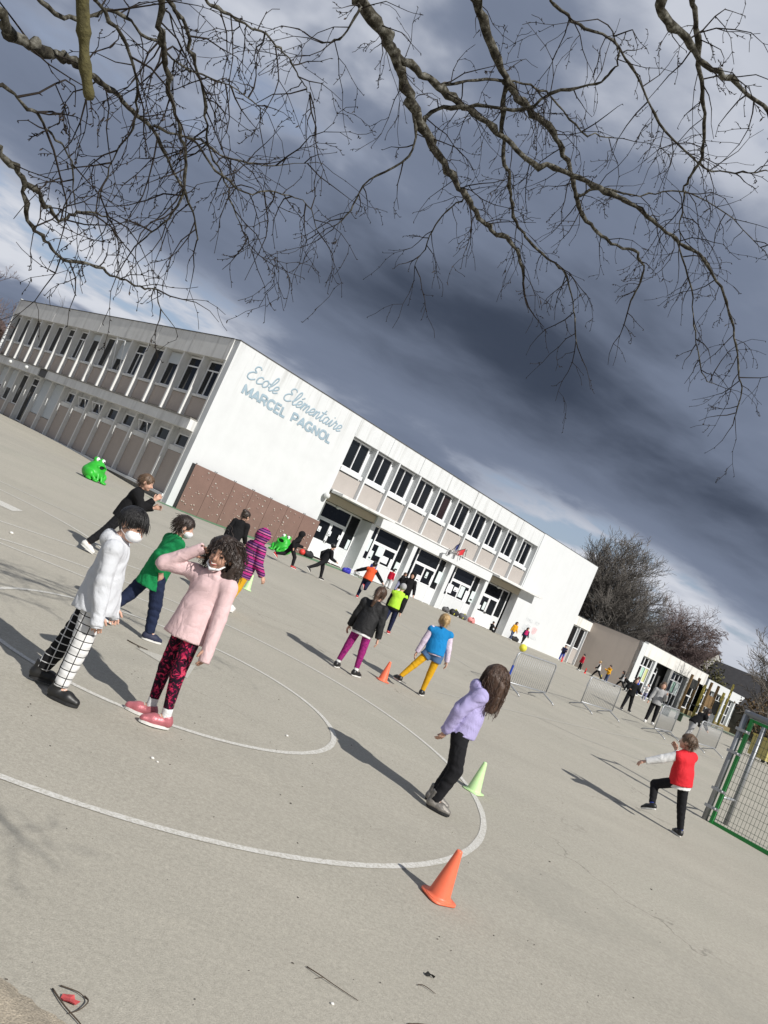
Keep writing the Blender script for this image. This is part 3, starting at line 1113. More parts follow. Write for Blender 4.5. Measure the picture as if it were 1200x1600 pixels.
# front of the block, with a thick streaked band above a run of tall windows
L1, L2, L3 = X0 + 0.3, 57.8, 70.4
bx('front_pier', WHITE, annex, X0, X0 + 0.9, OF - 0.01, OF + 0.35, -0.5, 4.12)
bx('band', WSTREAK, annex, X0 + 0.9, L2, OF - 0.02, OF + 0.35, 3.15, 4.28)
bx('coping', COPING, annex, X0 + 0.9, L2, OF - 0.05, OF + 0.4, 4.283, 4.32)
bx('roof', COPING, annex, X0 + 0.3, L3 - 0.1, OF + 0.4, 6.0, 3.7, 3.85)
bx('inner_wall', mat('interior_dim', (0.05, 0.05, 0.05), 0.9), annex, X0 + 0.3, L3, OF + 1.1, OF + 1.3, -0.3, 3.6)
bx('dwarf_wall', YELLOWISH, annex, L2 - 2.5, L3 + 0.2, OF - 0.06, OF + 0.2, -0.6, 0.45)
bx('band', WHITE, annex, L2 + 0.7, L3, OF + 0.03, OF + 0.4, 3.05, 3.95)
bx('end_pier', WHITE, annex, L3 - 0.45, L3, OF + 0.02, OF + 8, -0.3, 3.05)
GREY_POST = mat('grey_post', (0.33, 0.33, 0.325), 0.7, 0.1)
CURT_Y = mat('yellow_green_curtain', (0.50, 0.52, 0.24), 0.9, 0.2, 8)
CURT_G = mat('mint_curtain', (0.35, 0.55, 0.45), 0.9, 0.2, 8)


def tall_window(xa, xb, z0, z1, y, cols, rows, curtain=None, m=FRAME):
    b = MB()
    t = 0.055
    xs = np.linspace(xa, xb, cols + 1)
    zs = [z0 + (z1 - z0) * r for r in rows]
    for xx in xs:
        b.box(xx - t, xx + t, y - 0.05, y + 0.05, z0, z1)
    for zz in zs:
        for p, q in zip(xs[:-1], xs[1:]):
            b.box(p + t, q - t, y - 0.045, y + 0.045, zz - t, zz + t)
    w = b.build('window', m, annex)
    for ci, (p, q) in enumerate(zip(xs[:-1], xs[1:])):
        for ri, (za, zb) in enumerate(zip(zs[:-1], zs[1:])):
            bx('pane', GLASS, w, p + t, q - t, y + 0.0, y + 0.02, za + t, zb - t)
            if curtain and ri == 1 and ci >= 1:
                bx('curtain', curtain[ci % len(curtain)], w, p + t + 0.05, q - t - 0.08, y - 0.015, y - 0.006, za + t, zb - t)
    return w


tall_window(X0 + 0.95, X0 + 3.2, 0.1, 3.1, OF + 0.18, 3, [0.0, 0.32, 0.74, 1.0], [CURT_Y, CURT_G])
bx('pier', WHITE, annex, X0 + 3.35, X0 + 3.75, OF - 0.03, OF + 0.34, -0.3, 3.15)
tall_window(X0 + 4.6, X0 + 6.2, 0.0, 2.7, OF + 0.85, 2, [0.0, 0.42, 0.82, 1.0])
bx('post', GREY_POST, annex, X0 + 7.0, X0 + 7.5, OF - 0.02, OF + 0.34, -0.3, 3.15)
tall_window(X0 + 8.0, X0 + 10.6, 0.1, 3.05, OF + 0.3, 3, [0.0, 0.38, 0.76, 1.0], [PAPER_G, CURT_G])
bx('post', GREY_POST, annex, X0 + 10.9, X0 + 11.3, OF - 0.02, OF + 0.34, -0.3, 3.15)
tall_window(X0 + 11.6, X0 + 14.6, 0.5, 3.05, OF + 0.3, 3, [0.0, 0.45, 1.0])
for k in range(4):
    xa = L2 + 0.9 + k * 2.95
    tall_window(xa, xa + 2.3, 0.46, 3.0, OF + 0.3, 3, [0.0, 0.38, 0.76, 1.0])
    if k:
        bx('pier', WHITE, annex, xa - 0.55, xa - 0.15, OF + 0.02, OF + 0.4, 0.46, 3.04)
bx('bench_ledge', CONC, annex, X0 + 0.9, X0 + 7.0, OF - 0.7, OF - 0.07, -0.4, 0.06)

# ------------------------------------------------------------------ houses behind
SLATE = mat('dark_slate', (0.035, 0.034, 0.036), 0.8, 0.3, 3.0, 0.2, 20)
BROWNROOF = mat('brown_red_roof', (0.085, 0.050, 0.042), 0.9, 0.25, 4.0, 0.2, 20)
STONE = mat('dirty_white_gable', (0.56, 0.55, 0.51), 0.9, 0.12, 1.5, 0.1, 30, streak=0.35)
DARKWALL = mat('dark_stone_wall', (0.10, 0.09, 0.075), 0.95, 0.35, 2.5, 0.3, 20)


def house(name, label, cx, cy, rz, w, d, eave, ridge, wall_m, roof_m, chim=0, z0=0.3):
    """gable faces local -y; ridge runs along local y"""
    h = empty(name, (cx, cy, z0), rz)
    tag(h, label, 'house')
    a = w / 2
    b = MB()
    b.prism([(-a, 0, 0), (a, 0, 0), (a, 0, eave), (0, 0, ridge), (-a, 0, eave)], (0, 0.4, 0))
    b.build('gable_wall', wall_m, h)
    MB().prism([(-a, d - 0.4, 0), (a, d - 0.4, 0), (a, d - 0.4, eave), (0, d - 0.4, ridge), (-a, d - 0.4, eave)], (0, 0.4, 0)).build('gable_wall', wall_m, h)
    for sx in (-1, 1):
        xa, xb = sorted((sx * a, sx * (a - 0.35)))
        bx('side_wall', wall_m, h, xa + 0.003, xb - 0.003, 0.41, d - 0.41, 0, eave - 0.1)
        t = 0.16
        sl = (ridge - eave) / a
        e = 0.35
        rf = MB().prism([(sx * (a + e), -0.02, eave - e * sl), (0.0, -0.02, ridge), (0.0, -0.02, ridge + t), (sx * (a + e), -0.02, eave - e * sl + t)][::sx], (0, d + 0.04, 0)).build('roof', roof_m, h)
    for k in range(chim):
        bx('chimney', wall_m, h, -0.4, 0.4, d * (0.15 + 0.7 * k) - 0.3, d * (0.15 + 0.7 * k) + 0.3, ridge - 0.5, ridge + 1.1)
    for k in range(2):
        wx = -a * 0.45 + k * a * 0.9
        if eave > 4:
            w_ = bx('window', GLASS, h, wx - 0.45, wx + 0.45, -0.03, 0.1, eave - 2.2, eave - 0.7)
    return h


house('gabled_house', 'house with a streaky white gable and brown roof behind the low building', 46.4, 103.0, R(-8), 5.2, 12, 5.0, 8.5, STONE, BROWNROOF, 0)
house('slate_house', 'dark slate roofed house at the right beyond the low building', 50.0, 83.0, R(48), 9.0, 12, 3.3, 6.8, DARKWALL, SLATE, 1)
house('brick_house', 'brown roofed house half hidden behind the far end of the school wing', -43.0, 70.0, R(15), 9.0, 11, 7.2, 10.0, mat('brown_wall', (0.16, 0.085, 0.06), 0.9, 0.2, 2), BROWNROOF, 1)

# ------------------------------------------------------------------ bare trees
BARK = mat('dark_bark', (0.125, 0.113, 0.100), 0.95, 0.3, 6.0)
BARK_RED = mat('reddish_bark', (0.155, 0.115, 0.106), 0.95, 0.3, 6.0)
BARK_GREY = mat('grey_bark', (0.12, 0.105, 0.09), 0.95, 0.3, 6.0)


def rand_perp(rn, d):
    v = np.array([rn.gauss(0, 1), rn.gauss(0, 1), rn.gauss(0, 1)])
    v -= d * np.dot(v, d)
    return v / (np.linalg.norm(v) + 1e-9)


def bare_tree(label, base, h, crown_r, seed, m, limbs=9, droop=0.0, twig_r=0.022, levels=4, kids=(4, 4, 5), trunk_f=0.16, up=0.35, group='bare trees beyond the school'):
    rn = random.Random(seed)
    t = empty('bare_tree', base)
    tag(t, label, 'tree', group)
    tr_h = h * trunk_f
    tr = MB().tube([(0, 0, -0.3), (0.05 * h * 0.1, 0, tr_h * 0.5), (0, 0.03 * h * 0.1, tr_h * 1.1)], [h * 0.030, h * 0.024, h * 0.020], 8)
    tr.build('trunk', m, t, True)
    cr = TubeBatch()

    def grow(p, d, ln, r, lev):
        n = 4 if lev == 0 else 3
        pts, rad = [p], [r]
        q = p
        dd = d
        for i in range(n):
            dd = dd + rand_perp(rn, dd) * 0.16 + np.array([0, 0, up * 0.20 - droop * 0.16 * lev])
            dd = dd / np.linalg.norm(dd)
            q = q + dd * ln / n
            pts.append(q)
            rad.append(r * (1 - 0.55 * (i + 1) / n))
            if (q[0] ** 2 + q[1] ** 2) / crown_r ** 2 + ((q[2] - tr_h) / (h - tr_h)) ** 2 > 1 + 0.12 * rn.gauss(0, 1):
                break
        n = len(pts) - 1
        cr.tube(pts, rad, 4 if lev == 0 else 3, cap=False)
        if lev >= levels - 1:
            return
        k = kids[min(lev, len(kids) - 1)]
        for j in range(k):
            f = 0.30 + 0.7 * (j + rn.random()) / k
            fi = min(f * n, n - 1e-3)
            i0 = int(fi)
            pp = pts[i0] + (pts[i0 + 1] - pts[i0]) * (fi - i0)
            rr = max(twig_r, rad[i0] * 0.62)
            nd = dd * 0.75 + rand_perp(rn, dd) * rn.uniform(0.5, 0.85)
            nd[2] += 0.10 - droop * 0.5
            nd = nd / np.linalg.norm(nd)
            grow(pp, nd, ln * rn.uniform(0.40, 0.60), rr, lev + 1)

    for j in range(limbs):
        a = 2 * math.pi * (j + rn.uniform(-0.3, 0.3)) / limbs
        el = R(rn.uniform(22, 82))
        d = np.array([math.cos(a) * math.cos(el), math.sin(a) * math.cos(el), math.sin(el)])
        reach = 1.0 / math.sqrt((math.cos(el) / crown_r) ** 2 + (math.sin(el) / (h - tr_h)) ** 2)
        grow(np.array([0, 0, tr_h * rn.uniform(0.75, 1.08)]), d, reach * 0.72, h * 0.009, 0)
    cr.build('crown', m, t)
    return t


bare_tree('big round dark bare tree behind the tan wall', (26.2, 88.0, 0.3), 15.2, 7.6, 1, BARK, limbs=24, kids=(9, 9, 8), twig_r=0.021)
bare_tree('bare tree with a reddish drooping crown behind the low building', (36.0, 92.0, 0.3), 13.6, 5.6, 2, BARK_RED, limbs=20, droop=0.30, kids=(9, 9, 8), twig_r=0.018)
bare_tree('leafless grey tree at the right edge beyond the goal', (36.2, 66.0, 0.3), 10.6, 5.4, 3, BARK_GREY, limbs=14, kids=(6, 6, 6), twig_r=0.022)
bare_tree('reddish bare tree over the far end of the school wing', (-35.0, 60.0, 0.3), 11.4, 4.5, 4, BARK_RED, limbs=10, kids=(5, 5, 4), twig_r=0.02)
bare_tree('pale bare tree peeping over the roof of the school wing', (-30.6, 63.0, 0.3), 10.9, 3.6, 5, BARK_GREY, limbs=8, kids=(5, 5, 4), twig_r=0.016)


def leafy_bush(name, label, base, rx, ry, rz, n, m, leaf=0.16, seed=1):
    rn = np.random.default_rng(seed)
    t = empty(name, base)
    tag(t, label, 'bush', 'bushes beyond the low building')
    MB().tube([(0, 0, -0.2), (0.1, 0, rz * 0.6)], [0.10, 0.03], 5).build('stem', BARK, t)
    d = rn.normal(size=(n, 3))
    d /= np.linalg.norm(d, axis=1)[:, None]
    rr = rn.random(n) ** 0.4
    lump = 1 + 0.25 * np.sin(3 * d[:, 0] + 2) * np.cos(4 * d[:, 1]) + 0.15 * np.sin(7 * d[:, 2])
    P = d * (rr * lump)[:, None] * np.array([rx, ry, rz]) + np.array([0, 0, rz])
    b = MB()
    for p in P:
        u = rn.normal(size=3)
        u *= leaf / np.linalg.norm(u)
        w = np.cross(u, rn.normal(size=3))
        w *= 0.6 * leaf / (np.linalg.norm(w) + 1e-9)
        b.poly([p - u, p + w, p + u, p - w])
    b.build('foliage', m, t)


LEAF_OL = mat('olive_leaf', (0.085, 0.080, 0.030), 0.8, 0.5, 1.2)
LEAF_BR = mat('russet_leaf', (0.125, 0.085, 0.045), 0.85, 0.5, 1.2)
leafy_bush('evergreen_bush', 'olive green bush between the white gable and the slate roof', (39.4, 87.0, 0.4), 2.4, 1.6, 3.1, 2600, LEAF_OL, seed=1)
leafy_bush('russet_bush', 'russet brown bush under the slate roof at the right', (39.0, 72.0, 0.4), 3.2, 1.8, 2.6, 2600, LEAF_BR, seed=2)
leafy_bush('hedge_bush', 'olive hedge bush right of the low building', (42.5, 72.0, 0.4), 2.6, 1.8, 2.3, 2200, LEAF_OL, seed=3)
BIRCH_R = [
    ('main', 0.040, 0.009, [(-1.139, 3.812, 4.126), (-1.008, 3.965, 4.132), (-0.902, 4.127, 4.102), (-0.778, 4.305, 4.039), (-0.609, 4.481, 3.972), (-0.449, 4.640, 3.915), (-0.290, 4.784, 3.872), (-0.158, 4.909, 3.850), (-0.002, 5.012, 3.869), (0.128, 5.127, 3.849), (0.225, 5.268, 3.761)]),
    ('limb', 0.027, 0.004, [(-0.923, 4.103, 4.163), (-0.788, 4.216, 4.169), (-0.648, 4.323, 4.178), (-0.488, 4.416, 4.206), (-0.284, 4.520, 4.207), (-0.039, 4.628, 4.183), (0.168, 4.678, 4.245), (0.396, 4.739, 4.265), (0.605, 4.792, 4.286), (0.781, 4.855, 4.282), (0.967, 4.918, 4.265), (1.207, 4.967, 4.238), (1.423, 5.052, 4.127), (1.600, 5.147, 3.999), (1.766, 5.262, 3.807), (1.877, 5.348, 3.711), (1.939, 5.464, 3.565)]),
    ('main', 0.030, 0.006, [(-0.666, 4.126, 4.594), (-0.542, 4.282, 4.541), (-0.383, 4.437, 4.483), (-0.267, 4.559, 4.458), (-0.076, 4.661, 4.460), (0.094, 4.780, 4.421), (0.218, 4.904, 4.363), (0.322, 5.033, 4.289), (0.457, 5.141, 4.239), (0.650, 5.220, 4.226), (0.848, 5.272, 4.252), (0.959, 5.379, 4.186), (0.975, 5.529, 4.051)]),
    ('limb', 0.018, 0.004, [(-0.387, 4.480, 4.502), (-0.329, 4.624, 4.411), (-0.238, 4.790, 4.274), (-0.108, 4.940, 4.150), (-0.010, 5.070, 4.048), (0.152, 5.178, 3.980), (0.340, 5.255, 3.961), (0.478, 5.332, 3.939), (0.629, 5.451, 3.798), (0.769, 5.579, 3.613)]),
    ('main', 0.017, 0.004, [(0.327, 3.483, 4.550), (0.439, 3.661, 4.541), (0.570, 3.860, 4.493), (0.702, 4.053, 4.440), (0.789, 4.245, 4.387), (0.808, 4.442, 4.338), (0.860, 4.595, 4.344), (0.962, 4.807, 4.227)]),
    ('main', 0.024, 0.011, [(0.172, 3.303, 4.335), (0.300, 3.417, 4.352), (0.481, 3.534, 4.350), (0.659, 3.616, 4.382), (0.898, 3.703, 4.377)]),
    ('limb', 0.014, 0.004, [(-0.673, 4.432, 4.107), (-0.487, 4.365, 4.186), (-0.212, 4.297, 4.258), (-0.092, 4.200, 4.343), (0.105, 4.097, 4.425), (0.155, 4.005, 4.484), (0.132, 3.926, 4.526), (0.033, 3.853, 4.559)]),
    ('limb', 0.011, 0.004, [(-0.662, 4.296, 4.202), (-0.513, 4.401, 4.366), (-0.281, 4.510, 4.521), (-0.093, 4.647, 4.608), (0.154, 4.831, 4.607), (0.351, 4.941, 4.709)]),
    ('limb', 0.010, 0.003, [(-0.719, 4.304, 4.029), (-0.686, 4.455, 3.827), (-0.861, 4.546, 3.651), (-0.908, 4.650, 3.472), (-0.969, 4.725, 3.343)]),
    ('limb', 0.009, 0.003, [(-0.330, 4.877, 3.935), (-0.424, 4.971, 3.826), (-0.446, 5.087, 3.667), (-0.477, 5.191, 3.520)]),
    ('limb', 0.007, 0.003, [(0.971, 4.941, 4.278), (1.227, 5.095, 4.104), (1.406, 5.256, 3.913), (1.619, 5.396, 3.712), (1.729, 5.473, 3.732)]),
    ('main', 0.011, 0.004, [(-0.288, 3.960, 4.639), (-0.103, 4.077, 4.664), (0.102, 4.160, 4.723), (0.329, 4.309, 4.674), (0.530, 4.454, 4.613), (0.888, 4.563, 4.547), (1.115, 4.587, 4.622), (1.253, 4.612, 4.720)]),
    ('limb', 0.009, 0.003, [(-1.082, 3.726, 4.015), (-1.131, 3.785, 3.895), (-1.210, 3.790, 3.845)]),
    ('limb', 0.009, 0.003, [(0.415, 4.960, 4.387), (0.675, 5.033, 4.497), (0.901, 5.077, 4.646), (1.234, 5.148, 4.693), (1.627, 5.256, 4.610)]),
]
BIRCH_L = [
    ('side', 0.023, 0.004, [(-1.709, 2.453, 2.708), (-1.716, 2.577, 2.739), (-1.712, 2.696, 2.791), (-1.703, 2.816, 2.847), (-1.684, 2.945, 2.887), (-1.665, 3.078, 2.916), (-1.625, 3.220, 2.939), (-1.574, 3.371, 2.950), (-1.520, 3.536, 2.913), (-1.401, 3.742, 2.809), (-1.365, 3.900, 2.726)]),
    ('side', 0.015, 0.004, [(-1.824, 2.919, 2.470), (-1.791, 3.031, 2.453), (-1.739, 3.153, 2.428), (-1.692, 3.269, 2.404), (-1.685, 3.337, 2.485), (-1.614, 3.442, 2.537)]),
    ('limb', 0.011, 0.002, [(-1.765, 3.035, 2.440), (-1.756, 3.170, 2.329), (-1.729, 3.291, 2.309), (-1.685, 3.417, 2.292), (-1.607, 3.542, 2.348), (-1.533, 3.668, 2.367), (-1.480, 3.783, 2.385), (-1.446, 3.882, 2.430), (-1.434, 3.992, 2.377), (-1.357, 4.122, 2.328)]),
    ('main', 0.016, 0.004, [(-1.486, 2.821, 3.183), (-1.488, 2.933, 3.133), (-1.476, 3.053, 3.072), (-1.464, 3.165, 3.023), (-1.426, 3.286, 2.967), (-1.387, 3.417, 2.877), (-1.404, 3.543, 2.712), (-1.490, 3.622, 2.580)]),
    ('main', 0.012, 0.002, [(-1.518, 2.922, 3.248), (-1.495, 3.050, 3.273), (-1.471, 3.212, 3.228), (-1.427, 3.379, 3.178), (-1.398, 3.561, 3.064), (-1.324, 3.728, 3.007), (-1.225, 3.913, 2.902), (-1.151, 4.068, 2.841)]),
    ('main', 0.009, 0.002, [(-1.444, 3.040, 3.375), (-1.389, 3.181, 3.437), (-1.285, 3.332, 3.508), (-1.212, 3.487, 3.542), (-1.167, 3.640, 3.552), (-1.138, 3.781, 3.573)]),
    ('limb', 0.007, 0.002, [(-1.559, 3.339, 2.938), (-1.430, 3.529, 3.047), (-1.320, 3.721, 3.108), (-1.197, 3.886, 3.227), (-1.009, 4.034, 3.406)]),
    ('limb', 0.006, 0.002, [(-1.428, 3.522, 2.979), (-1.258, 3.750, 2.998), (-1.134, 3.913, 3.121), (-1.007, 4.087, 3.193), (-0.922, 4.293, 3.138)]),
    ('side', 0.007, 0.002, [(-1.549, 2.338, 2.491), (-1.543, 2.485, 2.512), (-1.524, 2.645, 2.513), (-1.512, 2.798, 2.507), (-1.518, 2.965, 2.409)]),
    ('main', 0.010, 0.002, [(-1.696, 2.547, 2.869), (-1.677, 2.712, 2.931), (-1.625, 2.847, 3.085), (-1.574, 3.027, 3.135), (-1.457, 3.231, 3.188), (-1.327, 3.411, 3.277), (-1.218, 3.598, 3.317)]),
    ('main', 0.009, 0.002, [(-1.553, 2.589, 2.968), (-1.517, 2.763, 2.967), (-1.491, 2.945, 2.922), (-1.523, 3.116, 2.820), (-1.608, 3.261, 2.690), (-1.654, 3.423, 2.540)]),
    ('stub', 0.023, 0.020, [(-1.477, 2.370, 2.875), (-1.450, 2.434, 2.780), (-1.429, 2.478, 2.708), (-1.397, 2.526, 2.635)]),
]

# two birches stand behind the photographer; their limbs hang into the view
def birch_bark():
    m = bpy.data.materials.new('birch_bark')
    m.use_nodes = True
    nt = m.node_tree
    N, L = nt.nodes.new, nt.links.new
    bs = nt.nodes['Principled BSDF']
    tc = N('ShaderNodeTexCoord')
    n1 = N('ShaderNodeTexNoise')
    n1.inputs['Scale'].default_value = 26
    n1.inputs['Detail'].default_value = 6
    n1.inputs['Roughness'].default_value = 0.7
    L(tc.outputs['Object'], n1.inputs['Vector'])
    cr = N('ShaderNodeValToRGB')
    e = cr.color_ramp.elements
    e[0].position, e[0].color = 0.36, (0.014, 0.012, 0.010, 1)
    e[1].position, e[1].color = 0.70, (0.20, 0.195, 0.17, 1)
    x = cr.color_ramp.elements.new(0.50)
    x.color = (0.045, 0.041, 0.030, 1)
    L(n1.outputs['Fac'], cr.inputs[0])
    L(cr.outputs[0], bs.inputs['Base Color'])
    bs.inputs['Roughness'].default_value = 0.95
    bs.inputs['Specular IOR Level'].default_value = 0.2
    b = N('ShaderNodeBump')
    b.inputs['Strength'].default_value = 0.8
    b.inputs['Distance'].default_value = 0.006
    L(n1.outputs['Fac'], b.inputs['Height'])
    L(b.outputs[0], bs.inputs['Normal'])
    return m


BIRCH = birch_bark()
TWIG = mat('birch_twig', (0.022, 0.017, 0.014), 0.9, 0.3, 20, spec=0.2)
MOSS = mat('mossy_dead_wood', (0.075, 0.066, 0.024), 0.95, 0.45, 30, 0.8, 60)
CATK = mat('brown_catkin', (0.04, 0.03, 0.025), 0.9, 0.3, 30)


def birch(label, trunk_xy, trunk_h, limbs, seed, dens, extra):
    rn = random.Random(seed)
    t = empty('birch_tree', (0, 0, 0))
    tag(t, label, 'tree', 'birches overhanging the yard')
    tx, ty = trunk_xy
    MB().tube(catmull([(tx, ty, -0.2), (tx + 0.05, ty, trunk_h * 0.3), (tx, ty + 0.1, trunk_h * 0.7), (tx, ty, trunk_h)]),
              np.linspace(0.21, 0.05, 19), 12).build('trunk', BIRCH, t, True)
    tw, ck = TubeBatch(), TubeBatch()
    down = np.array([0, 0, -1.0])

    def catkin(p):
        if rn.random() < 0.5:
            L = rn.uniform(0.008, 0.028)
            d = down + rand_perp(rn, down) * 0.7
            d /= np.linalg.norm(d)
            ck.tube([p, p + d * L * 0.5, p + d * L], [0.0016, rn.uniform(0.0026, 0.0045), 0.001], 4, cap=False)

    def twig(p, d, ln, r, lev):
        n = max(4, int(ln / 0.075))
        pts, rad = [p], [r]
        q, dd = p, d
        dr = rn.uniform(0.06, 0.24)
        for i in range(n):
            dd = dd + rand_perp(rn, dd) * 0.33 + down * dr
            dd = dd / np.linalg.norm(dd)
            q = q + dd * ln / n
            pts.append(q)
            rad.append(max(0.0015, r * (1 - 0.75 * (i + 1) / n)))
        tw.tube(pts, rad, 3, cap=False)
        for i in range(1, n + 1):
            if rn.random() < 0.6:
                o = rand_perp(rn, dd)
                tw.tube([pts[i], pts[i] + o * 0.010 + dd * 0.006], [0.0032, 0.0012], 3, cap=False)
            if lev and rn.random() < 0.10:
                catkin(pts[i])
            if lev < 2 and i < n and rn.random() < (0.50 if lev == 0 else 0.30):
                nd = dd * 0.7 + rand_perp(rn, dd) * 0.8
                nd /= np.linalg.norm(nd)
                twig(pts[i], nd, ln * rn.uniform(0.3, 0.6), max(0.0014, rad[i] * 0.75), lev + 1)

    done = []
    for kind, r0, r1, pts in sorted(limbs, key=lambda q: q[0] == 'limb'):
        if kind == 'limb' and done:      # spring from the nearest point of a limb already grown
            allp = np.vstack(done)
            dd_ = np.linalg.norm(allp - np.array(pts[0]), axis=1)
            if 1e-3 < dd_.min() < 0.7:
                pts = [tuple(allp[dd_.argmin()])] + list(pts if dd_.min() > 0.08 else pts[1:])
        P = catmull(pts, 5)
        rad = np.linspace(r0, r1, len(P)) * 0.86
        jit = np.array([[rn.gauss(0, 1) for _ in range(3)] for _ in P]) * (0.16 * rad[:, None] + 0.004)
        P = P + (0 if kind == 'stub' else 1) * jit
        rad = rad * np.array([1 + 0.20 * rn.gauss(0, 1) for _ in P]).clip(0.8, 1.35)
        if kind == 'stub':
            up_ = [P[0] + np.array([0.25, -0.9, 0.9]), P[0] + np.array([0.08, -0.3, 0.4])]
            MB().tube(np.vstack([up_, P, P[-1] + (P[-1] - P[-3]) * 0.3]), np.r_[0.03, 0.022, rad * 1.05, 0.009], 9).build('dead_stub', MOSS, t, True)
            continue
        if kind in ('main', 'side'):     # a main limb: carry it back to the trunk, out of view
            a = P[0]
            tp = np.array([tx, ty, min(trunk_h * 0.9, a[2] + 1.9 + 0.25 * abs(a[1] - ty))])
            c1 = a + (np.array([-0.1 if tx < a[0] else 0.0, -0.55, 0.65]) if kind == 'main' else np.array([-0.9, -0.5, 0.12]))
            c2 = (c1 + tp) / 2 + np.array([-0.3 if kind == 'side' else 0, 0, 0.7 if kind == 'main' else 0.1])
            back = catmull([tp, c2, c1, a], 5)[:-1]
            P = np.vstack([back, P])
            rad = np.r_[np.linspace(max(0.03, r0 * 1.9), r0 * 1.05, len(back)), rad]
            i0 = len(back)
        else:
            i0 = 2
        done.append(P)
        MB().tube(P, rad, 9 if r0 > 0.012 else 6).build('limb', BIRCH, t, True)
        seg = np.linalg.norm(np.diff(P, axis=0), axis=1)
        for i in range(i0, len(P) - 1):
            k = seg[i] * dens * (0.6 + 0.8 * i / len(P))
            for _ in range(int(k) + (rn.random() < k % 1)):
                d = P[i + 1] - P[i]
                d /= np.linalg.norm(d)
                nd = d * 0.55 + rand_perp(rn, d) * 0.9
                nd /= np.linalg.norm(nd)
                twig(P[i] + d * rn.random() * seg[i], nd, rn.uniform(0.16, 0.52), rn.uniform(0.0028, 0.0050), 0)
        twig(P[-1], (P[-1] - P[-2]) / np.linalg.norm(P[-1] - P[-2]), rn.uniform(0.3, 0.5), r1, 0)
    for (p, d, n) in extra:
        for _ in range(n):
            pp = np.array(p) + np.array([rn.uniform(-1, 1) * s for s in d])
            twig(pp, rand_perp(rn, down) * 0.8 + down * 0.4, rn.uniform(0.4, 0.9), rn.uniform(0.002, 0.004), 0)
    o = tw.build('twigs', TWIG, t)
    o['kind'] = 'stuff'
    o = ck.build('catkins', CATK, t)
    o['kind'] = 'stuff'


birch('knotty birch limbs hanging in from the top right', (1.3, -4.2), 11.0, BIRCH_R + [('limb', 0.03, 0.005, [(1.3, -4.2, 6.2), (1.7, -2.2, 5.3), (2.05, -0.45, 4.5), (2.08, 0.1, 3.9), (1.95, 0.35, 3.5)])], 21, 9.5, [])
birch('birch limbs with dense fine twigs at the top left', (-3.4, -1.6), 9.0, BIRCH_L, 22, 11.5, [])

